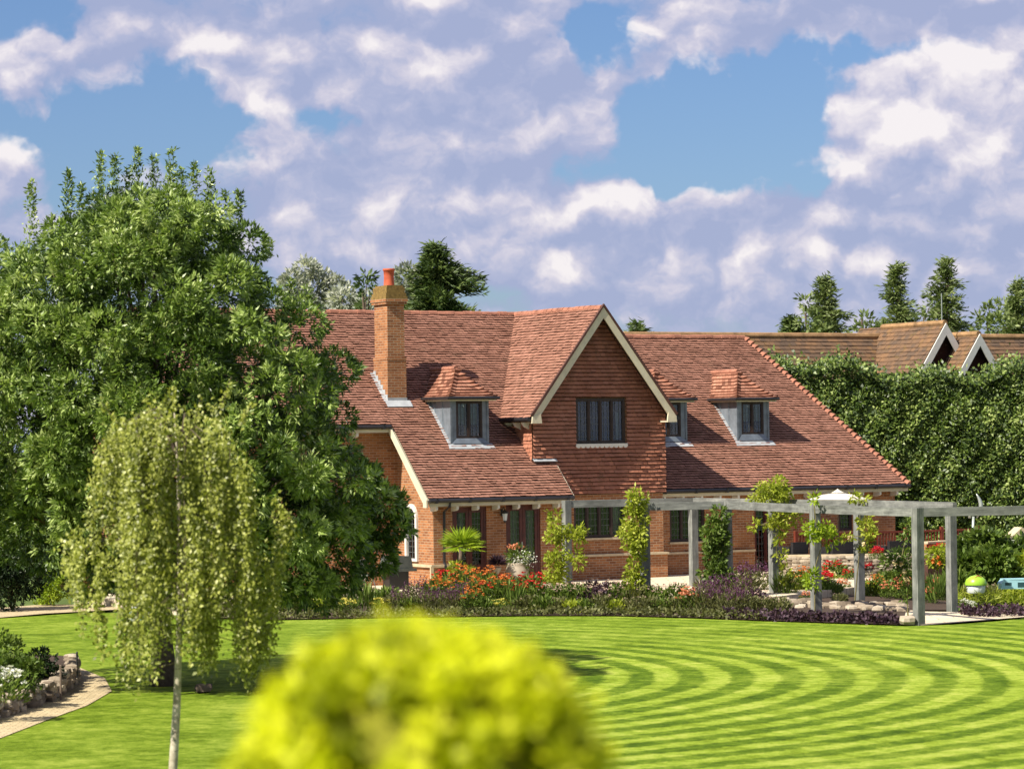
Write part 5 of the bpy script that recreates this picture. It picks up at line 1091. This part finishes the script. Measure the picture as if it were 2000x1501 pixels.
# bits on the lawn under the ash
def toy_box(name, label, x, yb, wpx, hpx, cols, z=GZ):
    p = gp(x, yb, z); s = F / p.y; w_, h_ = wpx / s / 2, hpx / s; root = empty(name, label, 'toy', p, .4)
    MB().prism([(-w_, -.2, 0), (w_, -.2, 0), (w_ * .9, .2, 0), (-w_ * .9, .2, 0)], (0, 0, h_ * .65)).build('body', cols[0], root)
    mb = MB(); mb.lathe([(w_ * 1.02, h_ * .65), (w_ * .95, h_ * .8), (w_ * .6, h_ * .95), (0.01, h_)], n=14); mb.build('lid', cols[1], root, True); return root
toy_box('plastic_toy', 'small white and green plastic toy on the lawn behind the birch', 264, 1214, 28, 30, ('toy_blue', 'toy_white'))
p = gp(300, 1222); root = empty('garden_bench', 'dark low bench under the ash crown just behind its trunk', 'bench', p, .2)
MB().box((-.7, -.2, .38), (.8, .2, .43)).build('seat', 'black_metal', root)
for sx in (-.62, .7): MB().box((sx - .03, -.18, 0), (sx + .03, .18, .378)).build('leg', 'black_metal', root)
MB().box((-.7, .21, .5), (.8, .24, .8)).build('backrest', 'black_metal', root)
Q, rn = rocks('', '', [((0, 0, .08), .32)], 0, 0, 0, seed=8); o = quads('dark_stone', np.array(Q), rn, 'bark_dark'); o.location = gp(398, 1352); props(o, 'dark flat stone on the shaded lawn right of the ash trunk', 'stone')

# ------------------------------------------------------------------ pergola
PG = empty('pergola', 'weathered grey oak pergola zigzagging in front of the house', 'pergola', gp(1597, 1195)); PGo = Vector(PG.location)
FR = {'F5': (1105, 81.0), 'F4': (1257, 76.8), 'F3': (1418, 77.0), 'F2': (1590, 71.6), 'F1': (1790, 67.3), 'F0': (2030, 67.9), 'R4': (1352, 82.3), 'R3': (1508, 78.6), 'R2': (1675, 76.6), 'R1': (1855, 72.5)}
ZT = 2.45
PP = {k: Vector((atdist(x, 900, D).x, D, GZ)) for k, (x, D) in FR.items()}
rotm = Matrix.Rotation(ALPHA + R(2), 3, 'Z')
for k, p in PP.items():
    mb = MB(); w_ = .098; vs = []
    for z in (GZ - .05, (GZ + ZT - .2) / 2, ZT - (.205 if k[0] == 'R' or k in ('F0',) else .0)):
        for a, b in ((-1, -1), (1, -1), (1, 1), (-1, 1)):
            v = rotm @ Vector((a * w_ + random.uniform(-.004, .004), b * w_ + random.uniform(-.004, .004), 0)); vs.append((p.x + v.x - PGo.x, p.y + v.y - PGo.y, z - PGo.z))
    mb.add(vs, [(i * 4 + j, i * 4 + (j + 1) % 4, (i + 1) * 4 + (j + 1) % 4, (i + 1) * 4 + j) for i in range(2) for j in range(4)] + [(8, 9, 10, 11)]); mb.build('post', 'weathered_oak', PG)
def pbeam(a, b, ext=(.0, .0), dy=0.0):
    A_, B_ = PP[a].copy(), PP[b].copy(); d = (B_ - A_).normalized(); A_ -= d * ext[0]; B_ += d * ext[1]; off = Vector((0, dy, 0))
    mb = MB(); mb.beam(A_ + off + Vector((0, 0, ZT - GZ - .1)) - PGo, B_ + off + Vector((0, 0, ZT - GZ - .1)) - PGo, .11, .2); mb.build('beam', 'weathered_beam', PG)
PP['F5x'] = PP['F5']
pbeam('F5', 'R4', (-.1, .15)); pbeam('R4', 'R3', (-.1, .0)); pbeam('R3', 'R2', (-.1, .15)); pbeam('R2', 'R1', (-.1, .2))
pbeam('F4', 'F3', (.0, .0)); pbeam('F3', 'F2', (-.1, -.1)); pbeam('F2', 'F1', (-.1, -.1)); pbeam('F1', 'F0', (-.1, .6))

def vine(label, segs, D, mat='vine_leaf', stem=True, flowers=None, leaf=.125, wid=.062, dens=52, n_leaf=7, zbase=GZ):
    """segs: (x,y,r px) blobs on the photograph at distance D"""
    b = atdist(segs[0][0], 1150, D); root = empty('climbing_plant', label, 'climbing plant', (b.x, D, zbase), 0, 'climbers on the pergola'); lo = []
    for (x, y, r) in segs:
        p = atdist(x, y, D + random.uniform(-.12, .12)); lo.append((p.x - b.x, p.y - D, p.z - zbase, 1.12 * r / F * D))
    Q, r_ = lobe_cloud(lo, dens, n_leaf, leaf, wid, droop=.5, inner=.85, spread=1.0); quads('foliage', Q, r_, mat, parent=root)
    mb = MB(); zs = sorted(lo, key=lambda l: l[2]); pts = [(lo[0][0] * .3, 0, 0)] + [(l[0] * .6, l[1], l[2]) for l in zs]; mb.tube(pts, [.022] + [.014] * (len(pts) - 1), 6); mb.build('stem', 'stem_green', root)
    if flowers:
        Qs = []; mt, pts_ = flowers
        for (x, y) in pts_:
            p = atdist(x, y, D - .25); c = np.array([[p.x - b.x, p.y - D, p.z - zbase]])
            for k in range(14): Qs.append(leaves(c, rdir(1), .085, .07))
        Q = np.concatenate(Qs); quads('flowers', Q, RNG.random(len(Q)), mt, parent=root)
    return root
vine('leafy climber with spreading tips on the leftmost pergola post', [(1082, 1005, 10), (1088, 1030, 12), (1080, 1048, 12), (1100, 1045, 12), (1128, 1043, 13), (1135, 1050, 9), (1092, 1075, 8), (1085, 1095, 15), (1088, 1115, 16), (1078, 1130, 13), (1125, 1085, 10), (1132, 1100, 8), (1095, 1058, 9), (1095, 1135, 12)], 80.2)
vine('dense bright green climber reaching above the beam on the second post', [(1240, 968, 11), (1252, 975, 10), (1245, 985, 15), (1240, 1000, 14), (1243, 1018, 15), (1236, 1035, 17), (1250, 1045, 14), (1222, 1040, 9), (1240, 1058, 18), (1246, 1075, 13), (1238, 1095, 8), (1238, 1115, 11), (1245, 1130, 15), (1240, 1145, 12), (1232, 1128, 9)], 76.4)
vine('darker green climber hiding the post right of the paved steps', [(1405, 1005, 13), (1398, 1025, 18), (1390, 1045, 17), (1405, 1055, 18), (1398, 1075, 18), (1400, 1095, 17), (1395, 1115, 20), (1410, 1130, 20), (1390, 1140, 16)], 76.7, 'mid_leaf', leaf=.13, wid=.075, dens=45)
vine('round topped climber bushing over the beam beneath the roof eaves', [(1505, 958, 20), (1520, 952, 16), (1490, 960, 15), (1528, 965, 13), (1510, 970, 20), (1475, 972, 8), (1530, 1005, 17), (1545, 1010, 13), (1515, 1015, 14), (1495, 1020, 9), (1475, 1025, 9), (1528, 1030, 12), (1560, 1010, 8), (1522, 1050, 7), (1528, 1085, 8), (1535, 1110, 10), (1538, 1130, 9)], 78.0, dens=34)
vine('yellow leaved climber spilling from the mossy post', [(1590, 975, 7), (1598, 1025, 13), (1612, 1035, 14), (1585, 1035, 12), (1625, 1045, 12), (1580, 1050, 8), (1618, 1060, 9), (1585, 1125, 9), (1592, 1135, 10), (1580, 1132, 7)], 71.0, 'lime_leaf', dens=34)
vine('thin light green climber above the dark sofas at the rear beam', [(1668, 970, 7), (1685, 975, 7), (1690, 1015, 12), (1695, 1030, 12), (1703, 1045, 10), (1690, 1055, 7), (1655, 1048, 8), (1688, 1070, 5)], 76.2, dens=34, flowers=('cream_rose_petal', [(1688, 1062), (1660, 1050)]))
vine('climbing rose with cream blooms left of the nearest post', [(1772, 1028, 9), (1770, 1045, 9), (1755, 1085, 16), (1770, 1095, 12), (1740, 1100, 13), (1765, 1120, 14), (1775, 1140, 10), (1750, 1130, 12), (1772, 1160, 8)], 70.5, 'mid_leaf', flowers=('cream_rose_petal', [(1749, 1098), (1760, 1100), (1765, 1116), (1768, 1128), (1771, 1132)]), dens=42)
vine('red flowered standard shrub behind the nearest post', [(1815, 1080, 13), (1830, 1085, 14), (1845, 1080, 12), (1825, 1100, 11), (1840, 1100, 10)], 80, 'vine_leaf', flowers=('orange_petal', [(1833, 1088), (1835, 1099), (1822, 1095)]), dens=34)

# ------------------------------------------------------------------ things on the terrace
def at_px(x, y, z=0.0): return onground(x, y, z)
# palm in a pot by the left french door
def palm():
    p = hw(-2.45, -1.3); root = empty('potted_palm', 'fan leaved palm in a pot beside the left french doors', 'potted plant', (p.x, p.y, 0))
    mb = MB(); mb.lathe([(.14, 0), (.19, .05), (.24, .38), (.26, .42), (.22, .42), (.2, .3)], n=18); mb.build('pot', 'glazed_pot', root, True)
    mb = MB(); mb.tube([(0, 0, .35), (.02, 0, 1.15)], [.06, .045], 8); mb.build('trunk', 'bark_dark', root, True)
    Qs = []
    for i in range(18):
        a = random.uniform(0, 6.28); el = random.uniform(-.1, 1.1); d = np.array([math.cos(a) * math.cos(el), math.sin(a) * math.cos(el), math.sin(el)]); c = np.array([0.02, 0, 1.18]) + d * random.uniform(.12, .32); s_ = unit(np.cross(d, [0, 0, 1.0])[None])[0]; u_ = np.cross(s_, d)
        for k in range(17):
            t = (k - 8) / 8 * 1.45; dd = d * math.cos(t) + s_ * math.sin(t) + np.array([0, 0, -.18]); Qs.append(leaves(c[None], dd[None], .52, .055))
    Q = np.concatenate(Qs); quads('fronds', Q, RNG.random(len(Q)), 'lime_leaf', parent=root); Q, r_ = lobe_cloud([(-.12, -.15, .5, .24), (.1, -.15, .45, .22), (-.3, -.1, .28, .2), (.25, -.1, .3, .16)], 60, 7, .1, .05); quads('underplanting', Q, r_, 'vine_leaf', parent=root)
palm()
def bigpot():
    p = hw(-.55, -1.15); root = empty('cream_pot', 'large bulbous cream pot overflowing with flowers before the right doors', 'potted plant', (p.x, p.y, 0))
    mb = MB(); mb.lathe([(.2, 0), (.30, .12), (.34, .32), (.32, .5), (.26, .62), (.28, .66), (.24, .66), (.2, .5)], n=22); mb.build('pot', 'glazed_pot', root, True)
    Q, r_ = lobe_cloud([(.0, 0, .78, .22), (.18, 0, .72, .18), (-.12, 0, .85, .15), (.34, -.05, .6, .12), (.05, 0, .98, .14)], 60, 7, .12, .04); quads('foliage', Q, r_, 'mid_leaf', parent=root)
    n = 260; P = RNG.normal(size=(n, 3)) * np.array([.2, .1, .12]) + np.array([.12, -.15, .75]); quads('flowers', leaves(P, rdir(n), .05, .035), RNG.random(n), 'white_petal', parent=root)
    n = 90; P = RNG.normal(size=(n, 3)) * np.array([.1, .06, .03]) + np.array([-.08, -.05, 1.12]); quads('coral_blooms', leaves(P, rdir(n), .07, .05), RNG.random(n), 'coral_petal', parent=root)
bigpot()
def urn():
    p = hw(-1.25, -1.25); root = empty('pedestal_urn', 'slender pale pedestal holding a dark purple grass left of the cream pot', 'potted plant', (p.x, p.y, 0))
    mb = MB(); mb.lathe([(.13, 0), (.12, .05), (.05, .12), (.045, .38), (.10, .5), (.13, .56), (.1, .56)], n=16); mb.build('pedestal', 'glazed_pot', root, True)
    n = 420; d = rdir(n); d[:, 2] = np.abs(d[:, 2]) * 1.0 - .25; P = np.array([[0, 0, .68]]) + d * .05; quads('foliage', leaves(P, d, RNG.uniform(.12, .32, n), .03), RNG.random(n), 'purple_leaf', parent=root)
urn()
# covered seat and small metal chair in the shade of the west wing
p = hw(-3.9, -.2); root = empty('covered_barbecue', 'garden furniture under a grey cover beside the plinth west of the house', 'barbecue', (p.x, p.y, 0), ALPHA)
mb = MB(); mb.prism([(-.42, -.25, .55), (.42, -.25, .55), (.36, -.25, .92), (-.3, -.25, .96)], (0, .5, 0)); mb.prism([(-.5, -.28, .50), (.52, -.28, .50), (.52, -.28, .58), (-.5, -.28, .58)], (0, .56, 0)); mb.build('cover', 'grey_fabric', root)
MB().box((-.3, -.2, .02), (.3, .2, .498)).build('cabinet', 'black_metal', root)
p = hw(-4.9, -.4); root = empty('metal_chair', 'small pale metal folding chair left of the covered furniture', 'chair', (p.x, p.y, 0), ALPHA + .4)
MB().box((-.2, -.2, .43), (.2, .2, .46)).build('seat', 'pale_metal', root)
for a, b in ((-1, 1), (1, -1)):
    for s_ in (-.19, .19): MB().tube([(s_, a * .2, 0), (s_, b * .2, .45 if b < 0 else .9)], .012, 6).build('leg', 'pale_metal', root)
MB().box((-.2, .19, .7), (.2, .21, .88)).build('backrest', 'pale_metal', root)
# stone retaining wall of the raised patio and its upper brick wall
def rubble_face(a, b, z0_, z1_, rnd):
    a, b = Vector(a), Vector(b); d = b - a; L_ = d.length; d.normalize(); nn_ = Vector((d.y, -d.x, 0)); pts = []; z = z0_ + .05
    while z < z1_:
        x = rnd.uniform(-.1, .05)
        while x < L_:
            w_ = rnd.uniform(.12, .34); q = a + d * (x + w_ / 2) + nn_ * rnd.uniform(.13, .17); pts.append(((q.x, q.y, z + rnd.uniform(-.012, .012)), w_)); x += w_ * .96
        z += .095
    return pts
def worldwall(name, label, pts, z0_, z1_, th, mat, capmat, cat='wall'):
    o0 = Vector(pts[0]); root = empty(name, label, cat, (o0.x, o0.y, z0_)); mb = MB(); mc = MB()
    for i, (a, b) in enumerate(zip(pts[:-1], pts[1:])):
        a, b = Vector(a) - o0, Vector(b) - o0; mb.beam((a.x, a.y, (z1_ - z0_) / 2), (b.x, b.y, (z1_ - z0_) / 2), th, z1_ - z0_); mc.beam((a.x, a.y, z1_ - z0_ + .032), (b.x, b.y, z1_ - z0_ + .032), th + .1, .06)
    if mat == 'stone_wall':
        ps = []; rw = random.Random(31)
        for a, b in zip(pts[:-1], pts[1:]): ps += rubble_face(Vector((a.x, a.y, 0)), Vector((b.x, b.y, 0)), z0_, z1_ - .03, rw)
        Qw, rw_ = rocks('', '', ps, 0, 0, 0, seed=6, flat=.34); ow = quads('stonework', np.array(Qw) - np.array([o0.x, o0.y, z0_]), rw_, 'rubble', parent=root); mb.build('core', 'soil', root)
    else: mb.build('stonework', mat, root)
    mc.build('coping', capmat, root); return root
worldwall('retaining_wall', 'rubble stone retaining wall with pale coping below the dark sofas', [hw(8.35, -1.4), hw(10.1, -2.55), hw(12.1, -3.45)], GZ, .55, .3, 'stone_wall', 'stone_trim')
worldwall('brick_wall', 'low brick wall with pale coping right of the dark sofas', [hw(12.3, -2.9), hw(16.5, -1.7)], GZ, .86, .25, 'brick', 'stone_trim')
# timber railing on the patio
a, b = hw(10.2, .7, .25), hw(16.8, .3, .25); RL = empty('timber_railing', 'red brown slatted timber railing across the raised patio', 'railing', a)
mb = MB(); d = (b - a); 
mb.beam(Vector((0, 0, .86)), d + Vector((0, 0, .86)), .07, .06); mb.build('top_rail', 'railing_wood', RL); mb = MB(); mb.beam(Vector((0, 0, .15)), d + Vector((0, 0, .15)), .05, .06); mb.build('bottom_rail', 'railing_wood', RL)
mb = MB()
for i in range(60): q = d * ((i + .5) / 60); mb.beam(q + Vector((0, 0, .18)), q + Vector((0, 0, .83)), .055, .02, up=(ca, sa, 0))
mb.build('slats', 'railing_wood', RL)
for i in range(6): q = d * (i / 5); MB().beam(q + Vector((0, 0, 0)), q + Vector((0, 0, .98)), .1, .1, up=(ca, sa, 0)).build('post', 'railing_wood', RL)
# rattan sofas
def sofa(label, u, w, wid):
    p = hw(u, w, .25); root = empty('rattan_sofa', label, 'sofa', p, ALPHA, 'dark rattan sofas on the raised patio')
    MB().box((-wid / 2, -.35, .05), (wid / 2, .35, .36)).build('base', 'rattan', root); MB().box((-wid / 2, -.40, .37), (wid / 2, -.28, .72)).build('backrest', 'rattan', root)
    for s_ in (-1, 1): MB().box((s_ * wid / 2 - .06 + (.001 if s_ > 0 else -.001), -.27, .37), (s_ * wid / 2 + .06, .35, .58)).build('armrest', 'rattan', root)
    MB().box((-wid / 2 + .08, -.26, .365), (wid / 2 - .08, .33, .47)).build('cushion', 'grey_fabric', root)
sofa('single dark rattan seat at the left end of the patio', 9.0, -.9, .55); sofa('long dark rattan sofa behind the mossy pergola post', 10.2, -1.75, 1.3); sofa('dark rattan sofa behind the right part of the stone wall', 11.75, -2.4, 1.2)
# parasol
p = hw(10.65, -.9, .25); um = empty('parasol', 'open cream parasol above the dark sofas by the eaves', 'parasol', p); zc = 2.40 - .25; mb = MB(); nseg = 8; Rp = 1.42; rimz = zc - .42
vs = [(0, 0, zc)]; 
for ring_i, (q, dz) in enumerate(((.33, .06), (.66, .20), (1, .42))):
    for k in range(16): a_ = 2 * math.pi * k / 16; rr2 = Rp * q * (1 if k % 2 == 0 else .955); vs.append((rr2 * math.cos(a_), rr2 * math.sin(a_), zc - dz + (0 if k % 2 == 0 else .018 * q)))
fs = [(0, 1 + k, 1 + (k + 1) % 16) for k in range(16)] + [(1 + 16 * r0 + k, 1 + 16 * (r0 + 1) + k, 1 + 16 * (r0 + 1) + (k + 1) % 16, 1 + 16 * r0 + (k + 1) % 16) for r0 in range(2) for k in range(16)]
mb.add(vs, fs); mb.build('canopy', 'canvas', um); MB().lathe([(.2, zc - .005), (.08, zc + .06), (.02, zc + .10), (.0, zc + .12)], n=12).build('vent_cap', 'canvas', um); MB().tube([(0, 0, 0), (0, 0, zc)], .025, 8).build('pole', 'dead_wood', um); MB().box((-.25, -.25, 0), (.25, .25, .06)).build('base', 'black_metal', um)
for k in range(8): a_ = 2 * math.pi * k / 8; MB().tube([(0, 0, zc - .03), (Rp * .97 * math.cos(a_), Rp * .97 * math.sin(a_), rimz - .01)], .01, 5).build('rib', 'dead_wood', um)
# garden sculpture / heater with a curved blade
p = hw(16.0, -.6, .25); root = empty('garden_sculpture', 'pale metal crescent sculpture standing against the tall hedge', 'sculpture', p); z0_ = 0
mb = MB(); mb.tube([(0, 0, 0), (-.06, 0, .6), (-.02, 0, 1.3)], [.06, .05, .04], 10); mb.build('stand', 'pale_metal', root, True)
mb = MB(); mb.tube([(.08 + .14 * math.sin(t * math.pi), 0, 1.25 + t * .75) for t in [i / 10 for i in range(11)]], [.015 + .055 * math.sin(math.pi * i / 10) for i in range(11)], 8); mb.build('crescent', 'pale_metal', root, True)
mb = MB(); mb.tube([(-.14, 0, 1.25), (-.12, 0, 1.45), (-.1, 0, 1.55)], [.05, .035, .01], 8); mb.build('small_figure', 'pale_metal', root, True)
# rusty planter and pink flowers
p = atdist(1828, 1120, 82); root = empty('brown_planter', 'tall square rusty brown planter seen between the two right posts', 'planter', (p.x, 82, GZ), ALPHA)
mb = MB(); mb.prism([(-.5, -.35, 0), (.45, -.35, 0), (.5, -.35, .85), (-.55, -.35, .85)], (0, .7, 0)); mb.build('box', 'terracotta_planter', root); mb = MB(); mb.box((-.57, -.38, .852), (.53, .37, .90)); mb.build('rim', 'terracotta_planter', root)
for x, y, D, lb, k, s in ((1838, 1062, 88, 'pink red flowers hanging before the railing behind the rear post', 'crimson', 1.3), (1700, 1040, 89, 'single pink flower head above the railing', 'crimson', .5), (1712, 1068, 86, 'red flowers on the brick wall beside the sofa', 'crimson', .7)):
    p = atdist(x, y, D); z_ = .53 if k else 0; root = empty('pink_flowers', lb, 'plant', (p.x, D, .5)); root.scale = (s, s, max(.3, (p.z - .5) / .6))
    for pn, me in PROTO['crimson']:
        o = bpy.data.objects.new(pn, me); COL.objects.link(o); o.parent = root; mark(pn, o)
# dark tipped pot left of the stone wall
p = atdist(1548, 1102, 82); root = empty('dark_pot', 'dark glazed pot tilted in the bed left of the stone wall', 'pot', (p.x, 82, GZ), 0); mb = MB(); mb.lathe([(.12, 0), (.2, .15), (.22, .35), (.16, .5), (.18, .55), (.12, .5)], n=16); o = mb.build('body', 'black_metal', root, True); MB().lathe([(.185, .55), (.2, .57), (.185, .59)], n=16).build('rim', 'black_metal', root)
# toys on the bank, bird table
p = atdist(1906, 1138, 74); root = empty('toy_sandpit', 'green domed white toy sandpit on the grass right of the pergola', 'toy', (p.x, 74, GZ + .35), .2)
mb = MB(); mb.lathe([(.21, 0), (.225, .02), (.235, .2), (.22, .22)], n=18); mb.build('tub', 'toy_white', root, True); mb = MB(); mb.lathe([(.27, .2), (.275, .24), (.24, .34), (.15, .41), (.05, .44), (0.001, .445)], n=20); mb.build('domed_lid', 'toy_green', root, True)
mb = MB(); mb.tube([(-.1, -.14, .38), (0, -.15, .44), (.1, -.14, .39)], .012, 6); mb.build('handle', 'terracotta', root)
p = atdist(1985, 1138, 74); root = empty('toy_vehicle', 'pale blue plastic toy wagon with dark windows at the right edge', 'toy', (p.x, 74, GZ + .45), .1)
mb = MB(); mb.prism([(-.43, -.2, 0), (.5, -.2, 0), (.5, -.2, .2), (-.36, -.2, .22), (-.43, -.2, .14)], (0, .4, 0)); mb.build('body', 'toy_blue', root); MB().box((-.34, -.206, .09), (-.18, -.2005, .16)).build('window', 'dark_glass_blue', root); MB().box((-.02, -.206, .04), (.5, -.2005, .16)).build('window', 'dark_glass_blue', root); MB().box((-.36, -.19, .221), (.5, .19, .25)).build('roof', 'toy_blue', root)
p = atdist(1990, 1100, 84); root = empty('bird_table', 'small roofed bird table at the right edge above the toys', 'bird table', (p.x, 84, GZ), .3)
MB().tube([(0, 0, 0), (0, 0, 1.35)], .03, 8).build('pole', 'dead_wood', root); MB().box((-.35, -.25, 1.0), (.4, .25, 1.04)).build('tray', 'canvas', root)
MB().prism([(-.3, -.24, 1.42), (.3, -.24, 1.42), (0, -.24, 1.66)], (0, .48, 0)).build('roof', 'stone_trim', root)
for s_ in (-.22, .22): MB().box((s_ - .015, -.2, 1.041), (s_ + .015, -.17, 1.419)).build('leg', 'dead_wood', root)
